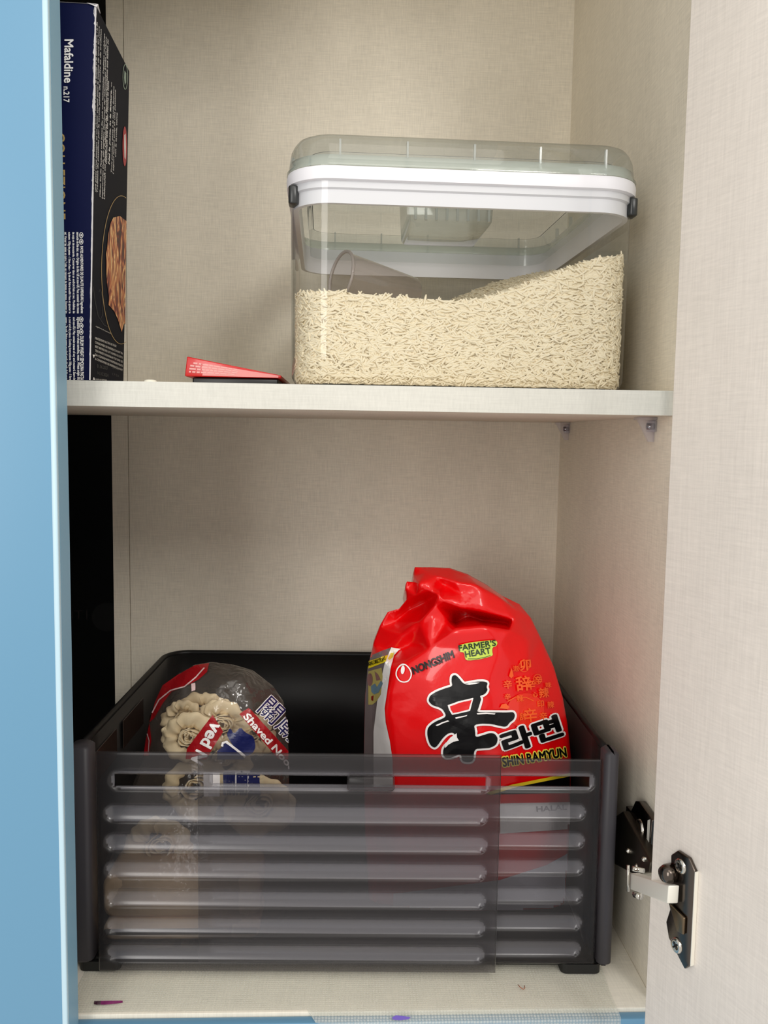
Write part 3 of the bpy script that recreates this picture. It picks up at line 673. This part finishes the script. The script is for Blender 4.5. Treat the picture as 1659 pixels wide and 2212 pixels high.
mb = MB(); mb.tube([BR @ (p + Vector((0, 0, .1812))) for p in upath(.0008)], .0031, 8); mb.out('rolled_rim', P('rim_plastic', (13, 13, 14), .45, spec=.3), bk, True)
mb = MB(); mb.add([BR @ Vector(v) for v in boxv(-.206, .211, .637, .928, .0075, .0100)], BF); mb.out('base', M_body, bk)
for x0_, x1_ in ((-.2105, -.1935), (.2045, .2160)):
    vs, fs = loft([[BR @ v for v in rrect(x0_ + e, x1_ - e, .630 + e, .649 - e, .0045, z, 4)] for z, e in ((.0095, .003), (.0125, 0), (.1830, 0), (.1855, .0022))], True, True); mk('corner_post', vs, fs, M_post, bk, True)
for x_, y_ in ((-.190, .645), (.193, .645), (-.190, .918), (.193, .918)):
    vs, fs = loft([[BR @ v for v in rrect(x_ - .016, x_ + .016, y_ - .010, y_ + .010, .005, z, 4)] for z in (.0012, .0090)], True, True); mk('foot', vs, fs, M_foot, bk)
mb = MB(); mb.add([BR @ Vector(v) for v in boxv(-.193, .198, .6375, .6395, .0075, .0115)], BF); mb.out('track', M_foot, bk)
# slots on the inner left wall, brown reflection set as flat colour
for y0_, y1_ in ((.655, .715), (.735, .80)):
    mb = MB(); mb.add([BR @ Vector(v) for v in boxv(-.1985, -.1978, y0_, y1_, .145, .170)], BF); mb.out('wall_slot', P('wall_slot_reflection', (50, 38, 32), .2), bk)

# ------------------------------------------------------------------ crumpled packs
def pack(name, outline, inner, chains, Y, mat, parent, depth, wr=(.0006, 40), smooth=3, back=True, shift=0):
    """a film pack: front sheet spanned over outline and inner crease points (frame x, frame y, depth in mm), closed with sides and a back"""
    pts = outline + inner; c2 = [Vector((p[0], p[1])) for p in pts]; n = len(outline)
    idx = {(p[0], p[1]): i for i, p in enumerate(pts)}
    ed = [(i, (i + 1) % n) for i in range(n)]
    for ch in chains: ed += [(idx[ch[i]], idx[ch[i + 1]]) for i in range(len(ch) - 1)]
    r = geometry.delaunay_2d_cdt(c2, ed, [list(range(n))], 1, 1e-4)
    bm = bmesh.new(); vv = []
    for k, co in enumerate(r[0]):
        src = r[3][k]; dz = pts[src[0]][2] if src else 0
        vv.append(bm.verts.new(W(co.x, co.y, Y + dz / 1000)))
    for f in r[2]:
        try: bm.faces.new([vv[i] for i in f])
        except ValueError: pass
    for k in range(3):
        bmesh.ops.subdivide_edges(bm, edges=[e for e in bm.edges if e.calc_length() > .0035], cuts=1, use_grid_fill=True)
        bmesh.ops.triangulate(bm, faces=[f for f in bm.faces if len(f.verts) > 4])
        for _ in range(smooth if k == 1 else 0 if k == 0 else 1): bmesh.ops.smooth_vert(bm, verts=[v for v in bm.verts if not v.is_boundary], factor=.28, use_axis_x=True, use_axis_y=True, use_axis_z=True)
    for v in bm.verts:
        if not v.is_boundary: v.co.y += (noise.noise(v.co * wr[1]) + .6 * abs(noise.noise(v.co * wr[1] * 2.3)) ) * wr[0]
    for v in bm.verts: v.co.z = max(v.co.z, .0118)
    bmesh.ops.recalc_face_normals(bm, faces=bm.faces[:])
    if bm.faces and sum(f.normal.y for f in bm.faces) > 0: bmesh.ops.reverse_faces(bm, faces=bm.faces[:])
    fb = bm.copy(); bvh = BVHTree.FromBMesh(fb)
    if back:
        be = [e for e in bm.edges if e.is_boundary]
        cen = sum((v.co for v in bm.verts), Vector()) / len(bm.verts)
        for sc_, sz, dy in ((.985, .90, depth * .35), (.96, .78, depth * .75), (.8, .6, depth)):
            g = bmesh.ops.extrude_edge_only(bm, edges=be)['geom']; nv = [e for e in g if isinstance(e, bmesh.types.BMVert)]; be = [e for e in g if isinstance(e, bmesh.types.BMEdge)]
            for v in nv:
                v.co.y = v.co.y * .3 + (Y + depth) * .7 * (dy / depth) + v.co.y * .7 * (1 - dy / depth); v.co.x = cen.x + (v.co.x - cen.x) * sc_ + (shift * math.sin(math.pi * min(dy / depth, .8)) if v.co.z < .24 else 0); v.co.z = max(cen.z + (v.co.z - cen.z) * (sz if v.co.z > cen.z else 1), .0118)
        bmesh.ops.contextual_create(bm, geom=be); bmesh.ops.triangulate(bm, faces=[f for f in bm.faces if len(f.verts) > 4])
        bmesh.ops.recalc_face_normals(bm, faces=bm.faces[:])
    return mkbm(name, bm, mat, parent, True), bvh

# red noodle multipack
M_redf = P('red_film', (226, 4, 10), .26, spec=.35, coat=.4, bump=(55, .25, .003)); M_blk = P('black_ink', (5, 5, 7), .3, spec=.3, coat=.12); M_inkw = P('white_ink', (244, 240, 238), .3, coat=.3)
rb = thing('noodle_multipack', 'bright red noodle multipack bag with black brush character, standing in the basket', 'food bag', (.11, .72, .0125))
OUT = [(800, 1985, 30), (1000, 1990, 14), (1216, 1985, 22), (1228, 1850, 18), (1234, 1640, 16), (1226, 1565, 14), (1216, 1508, 14), (1196, 1440, 16), (1168, 1378, 20), (1147, 1335, 24), (1122, 1305, 27),
       (1085, 1287, 28), (1050, 1262, 30), (1010, 1240, 32), (972, 1227, 34), (932, 1225, 35), (896, 1225, 36), (894, 1242, 34), (893, 1257, 30), (879, 1256, 26), (877, 1272, 26), (880, 1294, 30),
       (864, 1314, 38), (838, 1322, 42), (820, 1355, 45), (806, 1393, 47), (795, 1440, 49), (789, 1500, 50), (787, 1570, 50), (786, 1640, 50), (788, 1800, 46)]
INN = [(985, 1358, -12), (1045, 1352, -14), (1100, 1362, -8), (1140, 1384, 2), (1010, 1400, -10), (1080, 1400, -12), (1140, 1440, -4), (1170, 1490, 0),
       (930, 1398, -4), (880, 1430, -1), (850, 1445, 2), (838, 1500, 2), (834, 1545, 2), (842, 1590, 0), (850, 1640, -2), (850, 1800, 0), (856, 1900, 6),
       (920, 1470, -12), (950, 1540, -17), (1040, 1500, -20), (1030, 1580, -22), (1120, 1540, -14), (1190, 1560, -2), (950, 1640, -18), (1080, 1640, -22), (1180, 1640, -6), (960, 1800, -14), (1100, 1800, -16), (1190, 1800, -2), (1000, 1900, -6), (1120, 1900, -6),
       (978, 1322, 30), (984, 1346, 48), (1040, 1340, 52), (1098, 1346, 34), (1010, 1330, 52), (955, 1298, 2), (1000, 1314, 0), (1050, 1322, 0), (1108, 1338, 4), (1116, 1318, 14),
       (942, 1246, 16), (985, 1258, 8), (1030, 1264, 8), (1078, 1290, 10), (1040, 1290, 4), (1000, 1284, 8), (960, 1262, 22), (920, 1236, 24),
       (948, 1285, 2), (940, 1308, 6), (936, 1330, 8), (966, 1340, 10), (905, 1262, 10), (930, 1276, 8), (900, 1285, 18), (920, 1300, 52), (886, 1316, 56), (850, 1345, 46),
       (870, 1372, 22), (905, 1345, 12), (832, 1402, 36), (890, 1392, 26), (845, 1412, 34), (826, 1420, 22), (812, 1500, 34), (806, 1560, 36), (805, 1640, 36), (808, 1800, 34)]
CH = [[(850, 1445), (880, 1430), (930, 1398), (985, 1358), (1045, 1352), (1100, 1362), (1140, 1384)], [(984, 1346), (1010, 1330), (1040, 1340), (1098, 1346)], [(832, 1402), (870, 1372), (905, 1345), (940, 1308), (948, 1285), (930, 1276), (905, 1262)],
      [(850, 1445), (838, 1500), (834, 1545), (842, 1590), (850, 1640), (850, 1800)], [(955, 1298), (1000, 1314), (1050, 1322), (1108, 1338)], [(942, 1246), (985, 1258), (1030, 1264), (1078, 1290)], [(826, 1420), (812, 1500), (806, 1560), (805, 1640), (808, 1800)]]
bagb, bvh = pack('film_bag', OUT, INN, CH, .690, M_redf, rb, .140, (.0008, 60), 1, True, .002)
J = lambda *a, **k: project(*a, **k)
def cr4(x, y): return (760 + x / 3.19, 1200 + y / 3.19)
def C4(pts): return [cr4(*p) for p in pts]
white_g = [(846, 1398), (866, 1401), (852, 1416), (846, 1436), (838, 1490), (832, 1530), (834, 1560), (843, 1600), (849, 1640), (850, 1700), (808, 1700), (808, 1640), (808, 1580), (812, 1548), (818, 1500), (826, 1460), (834, 1425)]
J('side_panel', [polyfill([(797, 1418), (846, 1398), (834, 1425), (826, 1460), (818, 1500), (812, 1548), (808, 1580), (808, 1700), (787, 1700), (787, 1640), (788, 1570), (790, 1500), (795, 1440)])], bvh, .0003, P('grey_film', (112, 100, 100), .3, coat=.3), rb)
J('white_flap', [polyfill(white_g)], bvh, .0004, M_inkw, rb, label='white side flap')
J('yellow_band', [polyfill([(798, 1428), (838, 1416), (834, 1430), (797, 1444)]), polyfill([(845, 1410), (852, 1410), (850, 1420), (841, 1427), (838, 1424)])], bvh, .0006, P('yellow_ink', (228, 204, 32), .35), rb)
J('side_lettering', [baseline('COOKING DIRECTIONS', 790, 1441, 834, 1427, 8, .02)], bvh, .0008, M_blk, rb)
J('direction_panel', [polyfill([(797, 1450), (826, 1442), (828, 1462), (824, 1500), (814, 1516), (806, 1522), (797, 1522)])], bvh, .0006, P('ochre_ink', (172, 158, 92), .4), rb)
J('direction_drawing', [polyfill([(803, 1482), (812, 1476), (816, 1484), (825, 1470), (829, 1476), (820, 1496), (810, 1500), (804, 1494)])], bvh, .0008, P('slate_ink', (98, 124, 140), .4), rb)
J('direction_drawing', [polyfill(ellipse(801, 1468, 6, 14, 16)), polyfill([(811, 1450), (818, 1456), (824, 1468), (815, 1470)])], bvh, .0008, P('mauve_ink', (128, 92, 88), .4), rb)
J('direction_mark', [polyfill([(804, 1504), (809, 1502), (808, 1514), (804, 1512)])], bvh, .0009, P('maroon_ink', (120, 28, 24), .4), rb)
# lower pale part of the bag, yellow and black bands near the slot
J('pale_base', [polyfill([(850, 1985), (850, 1930), (1080, 1900), (1180, 1868), (1238, 1836), (1238, 1900), (1228, 1980), (1000, 1984)])], bvh, .0004, P('pale_film', (200, 198, 208), .3, coat=.3), rb)
J('black_base_band', [polyfill([(1100, 1698), (1238, 1672), (1239, 1712), (1050, 1716)])], bvh, .0004, M_blk, rb)
J('yellow_stripe', [polyfill([(1050, 1712), (1105, 1694), (1238, 1668), (1238, 1675), (1120, 1698), (1060, 1716)])], bvh, .0006, P('yellow_ink2', (232, 200, 40), .35), rb)
J('white_label', [polyfill([(1080, 1735), (1238, 1732), (1239, 1790), (1080, 1800)])], bvh, .0005, M_inkw, rb)
J('label_lettering', [baseline('HALAL', 1158, 1752, 1222, 1748, 11, .02)], bvh, .0008, P('faded_ink', (120, 112, 116), .5), rb)
# maker mark: egg outline and name
egg = [(348, 752), (372, 752), (396, 775), (412, 805), (410, 838), (390, 866), (358, 873), (328, 862), (308, 830), (308, 800), (322, 772)]
J('egg_emblem', [stroke(chaikin(C4(egg)), 2.6, True), polyfill([cr4(*p) for p in ellipse(353, 788, 13, 29, 18, .12)])], bvh, .0005, M_inkw, rb)
J('maker_lettering', [baseline('NONGSHIM', 894, 1457, 983, 1420, 16, .04, shear=.1)], bvh, .0006, M_blk, rb)
# green badge
badge = [(732, 618), (800, 600), (860, 592), (930, 584), (990, 582), (1002, 600), (996, 622), (968, 632), (966, 660), (972, 688), (940, 700), (880, 715), (800, 724), (780, 712), (776, 668), (742, 664)]
J('badge', [polyfill(chaikin(C4(badge), 1))], bvh, .0005, P('lime_ink', (198, 220, 84), .35), rb, label='lime green badge')
M_dgreen = P('dark_green_ink', (26, 54, 22), .4)
J('badge_lettering', [baseline("FARMER'S", 992, 1406, 1071, 1394, 13, .025), baseline('HEART', 1006, 1420, 1060, 1411, 13, .025), stroke(C4([(800, 712), (860, 712), (920, 700), (955, 688)]), 1.2)], bvh, .0007, M_dgreen, rb)
# big brush character
ST = [[(690, 828), (715, 822), (738, 845), (770, 885), (800, 880), (860, 868), (910, 866), (934, 876), (924, 905), (934, 925), (915, 955), (880, 965), (890, 985), (884, 1010), (872, 1050), (860, 1078), (950, 1078), (1060, 1080), (1110, 1076), (1122, 1100), (1112, 1130), (1085, 1148), (1062, 1180), (1010, 1172), (960, 1158), (890, 1156), (840, 1166),
      (850, 1205), (850, 1250), (900, 1236), (950, 1220), (985, 1226), (1005, 1260), (995, 1300), (958, 1322), (900, 1326), (842, 1330), (838, 1420), (762, 1420), (752, 1360), (690, 1388), (648, 1392), (628, 1370), (632, 1325), (670, 1285), (728, 1262), (700, 1215), (660, 1225), (625, 1258), (590, 1310), (570, 1324), (540, 1300), (522, 1240), (524, 1185), (570, 1145), (640, 1115),
      (650, 1095), (625, 1055), (590, 1040), (555, 1028), (530, 1000), (540, 965), (580, 938), (640, 915), (695, 900), (686, 865)]]
hole1 = [(664, 1032), (740, 1005), (834, 982), (822, 1030), (812, 1066), (750, 1080), (692, 1092), (674, 1062)]
J('character_outline', [stroke(chaikin(C4(ST[0])), 9.0, True)], bvh, .0006, M_inkw, rb)
J('brush_character', [polyfill(chaikin(C4(ST[0])))], bvh, .0009, M_blk, rb, label='large black brush-style character')
J('character_gap_outline', [thicken(C4(hole1), 1.0)], bvh, .0012, M_inkw, rb)
J('character_gap', [polyfill(C4([(676, 1038), (740, 1014), (826, 992), (814, 1030), (806, 1058), (750, 1072), (697, 1083), (682, 1060)]))], bvh, .0014, M_redf, rb)
dry = [[(780, 886), (810, 878), (850, 874), (880, 876), (850, 884), (810, 890)], [(712, 1112), (760, 1104), (796, 1096), (790, 1104), (750, 1114), (716, 1122)], [(580, 1166), (620, 1146), (662, 1132), (672, 1138), (630, 1152), (590, 1172)], [(860, 1084), (920, 1080), (985, 1084), (980, 1092), (930, 1088), (865, 1092)], [(640, 1298), (680, 1250), (722, 1222), (724, 1250), (738, 1272), (700, 1280), (665, 1300), (646, 1320)]]
for d in dry: J('brush_gap', [polyfill(C4(d))], bvh, .0013, M_inkw, rb)
J('korean_outline', [baseline('라면', 1094, 1628, 1214, 1588, 46, .10, .10)], bvh, .0006, M_inkw, rb)
J('korean_lettering', [baseline('라면', 1094, 1628, 1214, 1588, 46, .045, .045)], bvh, .0009, M_blk, rb)
J('name_outline', [baseline('SHIN RAMYUN', 1086, 1655, 1222, 1633, 19, .13, .13)], bvh, .0006, P('yellow_ink3', (244, 222, 84), .35), rb)
J('name_lettering', [baseline('SHIN RAMYUN', 1086, 1655, 1222, 1633, 19, .035, .035)], bvh, .0009, M_blk, rb)
M_org = P('orange_ink', (246, 92, 28), .35, coat=.3)
J('glow_circle', [polyfill(ellipse(1135, 1535, 40, 38, 30)), ], bvh, .0003, P('orange_red_ink', (232, 38, 16), .3, coat=.4), rb)
sm = [('辛', 1088, 1488, 15), ('辞', 1116, 1493, 26), ('辛', 1136, 1490, 17), ('卯', 1124, 1448, 19), ('辛', 1154, 1478, 14), ('辣', 1164, 1508, 18), ('辛', 1090, 1512, 11), ('心', 1150, 1506, 9), ('辣', 1116, 1516, 12), ('印', 1160, 1528, 12), ('辛', 1132, 1560, 24), ('辞', 1122, 1556, 13), ('辛', 1165, 1556, 14), ('泡', 1108, 1450, 10), ('味', 1178, 1486, 10), ('辣', 1182, 1530, 12)]
J('small_characters', [baseline(c_, x, y, x + h * 1.15, y - h * .12, h * 1.2, .02) for c_, x, y, h in sm] + [stroke(ellipse(1160, 1467, 8.5, 10.5, 20), 1.2, True), stroke(ellipse(1131, 1439, 11, 12, 20), 1.0, True), polyfill([cr4(*p) for p in ((1080, 830), (1092, 790), (1098, 775), (1106, 800), (1112, 830), (1096, 845))]), polyfill([cr4(*p) for p in ((1018, 1050), (1030, 1025), (1060, 1020), (1085, 1045), (1070, 1058))]), stroke([(1096, 1515), (1112, 1506), (1135, 1506), (1152, 1514)], 2)], bvh, .0006, M_org, rb, label='small orange printed characters')

# clear bag of noodle nests
M_film = clear('clear_film', (.93, .92, .90), .10, 1.6, .07, (190, 176, 164), bump=(60, .7, .006)); M_noodle = P('noodle', (226, 206, 166), .6, var=(60, (240, 224, 190)))
M_redi = P('red_ink', (158, 18, 26), .3, coat=.3); M_navyi = P('navy_ink', (18, 26, 84), .35, coat=.2)
nb_ = thing('noodle_bag', 'clear bag of pale noodle nests with red and blue print, at the basket left', 'food bag', (-.11, .735, .0125))
OUT = [(214, 2082, -40), (330, 2086, -46), (470, 2086, -46), (600, 2074, -20), (626, 1900, -6), (624, 1640, 22), (621, 1560, 24), (612, 1515, 26), (590, 1482, 26), (562, 1460, 28), (546, 1448, 30), (505, 1436, 32), (458, 1430, 32), (420, 1436, 34), (385, 1455, 36), (352, 1480, 38), (335, 1515, 36), (322, 1550, 34), (315, 1600, 30), (308, 1640, 26), (262, 1760, 0), (212, 1900, -34)]
INN = [(455, 1452, 10), (520, 1456, 6), (455, 1500, -6), (540, 1500, -2), (400, 1500, 6), (460, 1540, -14), (380, 1560, 2), (540, 1560, -10), (585, 1540, 6), (420, 1620, -10), (500, 1620, -14), (570, 1620, -6), (350, 1600, 10), (360, 1750, -20), (480, 1750, -24), (560, 1750, -10), (320, 1890, -44), (450, 1890, -46), (540, 1890, -36), (335, 1990, -48), (460, 2000, -48), (410, 1470, 16), (500, 1470, 0)]
CH = [[(455, 1452), (455, 1500), (460, 1540)], [(520, 1456), (500, 1470), (455, 1500)], [(410, 1470), (400, 1500), (380, 1560)]]
nfilm, nbvh = pack('film_bag', OUT, INN, CH, .700, M_film, nb_, .075, (.0024, 70), 1)
J('red_print', [polyfill([(352, 1481), (386, 1457), (421, 1438), (452, 1433), (448, 1452), (430, 1468), (400, 1484), (372, 1494), (352, 1520), (334, 1552), (324, 1560), (336, 1516)]), polyfill([(316, 1598), (324, 1562), (328, 1600), (322, 1632), (311, 1632)])], nbvh, .0004, M_redi, nb_, label='red printed edge')
J('white_stripes', [stroke([(330, 1540), (345, 1512), (370, 1492), (400, 1484), (424, 1464), (442, 1444)], 2.6), stroke([(318, 1580), (324, 1600), (322, 1625)], 1.8), polyfill([(414, 1478), (423, 1476), (423, 1492), (415, 1494)])], nbvh, .0007, P('pink_white_ink', (226, 196, 194), .35), nb_)
bandA = [(460, 1544), (482, 1580), (446, 1640), (402, 1640), (405, 1616)]; bandB = [(517, 1542), (537, 1529), (622, 1622), (622, 1640), (600, 1640)]
J('red_band', [polyfill(bandA)], nbvh, .0005, M_redi, nb_); J('red_band', [polyfill(bandB)], nbvh, .0005, M_redi, nb_)
J('band_lettering', [baseline('Shaved Noodle', 525, 1549, 640, 1682, 15, .03)], nbvh, .0008, M_inkw, nb_, step=7)
J('band_lettering', [baseline('ved N', 459, 1558, 414, 1640, 26, .035)], nbvh, .0008, M_inkw, nb_, step=7)
J('character_outline', [baseline('關廟', 552, 1537, 624, 1606, 50, .035, .035)], nbvh, .0005, M_inkw, nb_)
J('blue_characters', [baseline('關廟', 552, 1537, 624, 1606, 50, .0, .0)], nbvh, .0008, M_navyi, nb_, label='dark blue printed characters')
J('blue_print', [polyfill(chaikin([(496, 1570), (506, 1586), (520, 1570), (530, 1582), (548, 1590), (552, 1612), (545, 1628), (530, 1634), (515, 1622), (500, 1606), (490, 1588)], 1)), polyfill([(470, 1622), (482, 1612), (478, 1606), (484, 1602), (510, 1620), (524, 1634), (528, 1640), (470, 1640)])], nbvh, .0007, M_navyi, nb_)
J('white_stroke', [stroke([(480, 1612), (482, 1604), (490, 1602), (510, 1618), (530, 1634)], 5)], nbvh, .0010, M_inkw, nb_)
J('lower_print', [polyfill([(440, 1668), (475, 1668), (475, 1720), (440, 1720)]), polyfill([(485, 1664), (540, 1664), (540, 1712), (485, 1712)])], nbvh, .0006, M_inkw, nb_)
J('lower_blue_print', [baseline('關廟麵', 484, 1716, 560, 1716, 50, .04)], nbvh, .0009, M_navyi, nb_)
def ribbon(mb_, pts, w, up, wav=0, ph=0):
    """a noodle: a thin wavy strip following pts"""
    vs = []; n = len(pts)
    for i, p in enumerate(pts):
        u = Vector(up) * w; t = (pts[min(i + 1, n - 1)] - pts[max(i - 1, 0)]).normalized(); s = t.cross(Vector(up)).normalized()
        wv = math.sin(i * .9 + ph) * wav; vs += [p + s * wv, p + u + s * wv * -.8 + Vector((0, 0, 0))]
        vs += [p + u - s * (wv * .8 - .0009), p + s * (wv + .0009)]
    fs = []
    for i in range(n - 1):
        for k in range(4): fs.append((4 * i + k, 4 * i + (k + 1) % 4, 4 * (i + 1) + (k + 1) % 4, 4 * (i + 1) + k))
    fs += [(0, 1, 2, 3), tuple(range(4 * n - 4, 4 * n))[::-1]]; mb_.add(vs, fs)
def petal(cx_, cy_, Y, r0, r1, a0, a1, cup, ph):
    """a broad flat noodle folded round the nest"""
    c = W(cx_, cy_, Y); vs = []; n = 18
    for i in range(n + 1):
        a = a0 + (a1 - a0) * i / n; e = 1 - .35 * abs(2 * i / n - 1) ** 3
        for k in range(5):
            r = r0 + (r1 - r0) * e * k / 4 + .0010 * math.sin(i * 1.3 + ph); y = -cup * math.sin(math.pi * .55 * k / 4) + .0012 * math.sin(i * .8 + ph + k * .5) + .004 * k / 4
            vs.append(c + Vector((r * math.cos(a), y, r * math.sin(a) * .92)))
    m_ = len(vs); vs += [v + Vector((0, .0009, 0)) for v in vs]; fs = []
    for i in range(n):
        for k in range(4):
            a = i * 5 + k; fs.append((a, a + 1, a + 6, a + 5)); fs.append((m_ + a, m_ + a + 5, m_ + a + 6, m_ + a + 1))
        fs.append((i * 5, i * 5 + 5, m_ + i * 5 + 5, m_ + i * 5)); fs.append((i * 5 + 4, m_ + i * 5 + 4, m_ + i * 5 + 9, i * 5 + 9))
    o = mk('noodle', vs, fs, M_noodle, nb_, True); return o
def swirl(cx_, cy_, Y, R_, turns):
    c = W(cx_, cy_, Y)
    for s in range(turns):
        mb_ = MB(); R1 = R_ * (1 - .75 * s / turns); a0 = random.uniform(0, 6); span = random.uniform(4.2, 6.0); pts = []
        for k in range(24):
            a = a0 + span * k / 23; r = R1 * (1 + .10 * math.sin(2 * a + s) - .16 * k / 23); pts.append(c + Vector((r * math.cos(a), random.uniform(-.0006, .0006), r * math.sin(a) * .9)))
        ribbon(mb_, pts, .012, Vector((.12, 1, -.25)).normalized(), .0006, s); mb_.out('noodle', M_noodle, nb_, True)
def nest(cx_, cy_, Y, R_, petals, turns=5):
    swirl(cx_, cy_, Y - .004, R_ * .42, turns)
    for k in range(petals):
        a = 6.283 * k / petals + random.uniform(-.3, .3); ro = R_ * random.uniform(.85, 1.1)
        petal(cx_, cy_, Y + .002 * (k % 3), R_ * random.uniform(.36, .5), ro, a, a + random.uniform(1.5, 2.2), .006, k)
nest(408, 1594, .7120, .024, 6, 6); nest(478, 1566, .7260, .025, 6); nest(396, 1552, .7340, .020, 5, 3); nest(545, 1585, .7300, .022, 5, 3); nest(440, 1545, .7400, .024, 5, 3); nest(480, 1640, .7180, .026, 5)
for (x, y, Y_, R_) in ((420, 1700, .716, .03), (560, 1740, .72, .03), (345, 1830, .70, .03)): nest(x, y, Y_, R_, 5, 3)
# folded paper-coloured noodle sheets at the bottom of the bag
for (x0_, x1_, y0_, y1_, Y_) in ((222, 560, 1893, 1984, .662), (222, 560, 1990, 2068, .660)):
    a = W(x0_, y1_, Y_); b2 = W(x1_, y0_, Y_); vs, fs = loft([[Vector((v.x, yy, v.y)) for v in rrect(a.x + e, b2.x - e, max(a.z, .0130) + e, b2.z - e, .008, 0, 4)] for yy, e in ((Y_, .003), (Y_ + .003, 0), (Y_ + .045, 0), (Y_ + .048, .003))], True, True)
    mk('noodle_block', vs, fs, P('pressed_noodle', (236, 206, 164), .6, bump=(90, .5, .002)), nb_, True)

# ------------------------------------------------------------------ shelf liner, petal, fibre
M_lin = clear('embossed_liner', (.97, .98, .97), .25, 1.35, .30, (240, 240, 230))
t = M_lin.node_tree; tc = t.nodes.new('ShaderNodeTexCoord'); vo = t.nodes.new('ShaderNodeTexVoronoi'); vo.inputs['Scale'].default_value = 420; vo.inputs['Randomness'].default_value = .12
bp = t.nodes.new('ShaderNodeBump'); bp.inputs['Strength'].default_value = .8; bp.inputs['Distance'].default_value = .0008; t.links.new(tc.outputs['Object'], vo.inputs['Vector']); t.links.new(vo.outputs['Distance'], bp.inputs['Height'])
for n in t.nodes:
    if n.type in ('BSDF_DIFFUSE', 'BSDF_GLOSSY', 'FRESNEL'): t.links.new(bp.outputs['Normal'], n.inputs['Normal'])
mr = t.nodes.new('ShaderNodeMapRange'); mr.inputs[1].default_value = .1; mr.inputs[2].default_value = .6; mr.inputs[3].default_value = .52; mr.inputs[4].default_value = .22; t.links.new(vo.outputs['Distance'], mr.inputs[0])
for n in t.nodes:
    if n.type == 'MIX_SHADER' and not n.inputs[0].is_linked: t.links.new(mr.outputs[0], n.inputs[0])
vs = []; fs = []; NXl = 60
def lrow(i):
    f = i / NXl; xf = -.205 + (.2057 + .205) * f; xb = -.205 + (.240 - .0085 + .205 - .0) * f; xb = min(xb, .2330)
    drop = max(0, min(.024, (xf - (-.025)) / .10 * .024)); wv = .0003 * math.sin(f * 40)
    pts = [(xb, .935, .0008), (xb * .5 + xf * .5, .76, .0008), (xf, .605, .0008 + abs(wv)), (xf, .5925, .0010)]
    if drop <= 0: pts += [(xf, .5921, .0010)] * 4
    else:
        pts += [(xf, .5895, .0007), (xf, .5812, -.0008 * min(1, drop / .01)), (xf, .5806, -drop * .5), (xf, .5804 - wv, -drop)]
    return pts
for i in range(NXl + 1): vs += lrow(i)
for i in range(NXl):
    for j in range(7): a = i * 8 + j; fs.append((a, a + 8, a + 9, a + 1))
lm = mk('shelf_liner', vs, fs, M_lin, None, True); tag(lm, 'embossed translucent liner film on the cabinet floor, draping over the front edge', 'liner')
o_ = W(868, 2198, .5802); flat('purple_mark', [polyfill([(-22, 0), (-12, 5), (4, 3), (20, 1), (14, -4), (-4, -6), (-18, -5)])], plane_map(o_, (W(869, 2198, .5802) - o_), (W(868, 2197, .5802) - o_)), P('violet_stain', (104, 84, 176), .5), lm)
mb = MB(); pc = [(-.186, .0009), (-.1835, .0019), (-.181, .0017), (-.178, .0020), (-.174, .0015), (-.170, .0010), (-.165, .0001)]
vs = [];
for x, w_ in pc: vs += [(x, .6016 - w_, .0016), (x, .6016, .0032), (x, .6016 + w_, .0016)]
fs = []
for i in range(len(pc) - 1): fs += [(3 * i, 3 * i + 3, 3 * i + 4, 3 * i + 1), (3 * i + 1, 3 * i + 4, 3 * i + 5, 3 * i + 2), (3 * i + 2, 3 * i + 5, 3 * i + 3, 3 * i)]
fs += [(0, 1, 2), (18, 20, 19)]
pt = thing('petal', 'small dried purple petal on the liner near the blue door', 'petal', (-.1755, .6016, .0015))
mk('blade', vs[6:], [tuple(k - 6 for k in f) for f in fs if min(f) >= 6], P('magenta_petal', (92, 12, 70), .6, spec=.2, var=(400, (120, 40, 92))), pt); mk('tip', vs[:9], [f for f in fs if max(f) <= 8], P('dark_petal', (52, 10, 34), .5), pt)
mb = MB(); c = Vector((.1385, .6134, .0020)); mb.tube([c + Vector(v) for v in ((-.0028, .003, 0), (-.0018, -.001, .0006), (.0002, -.003, .0003), (.0016, -.0018, .0006), (.002, .002, 0))], .0003, 6)
tag(mb.out('fibre', P('russet', (168, 92, 62), .6), None, True), 'tiny curled russet fibre lying on the liner', 'fibre')
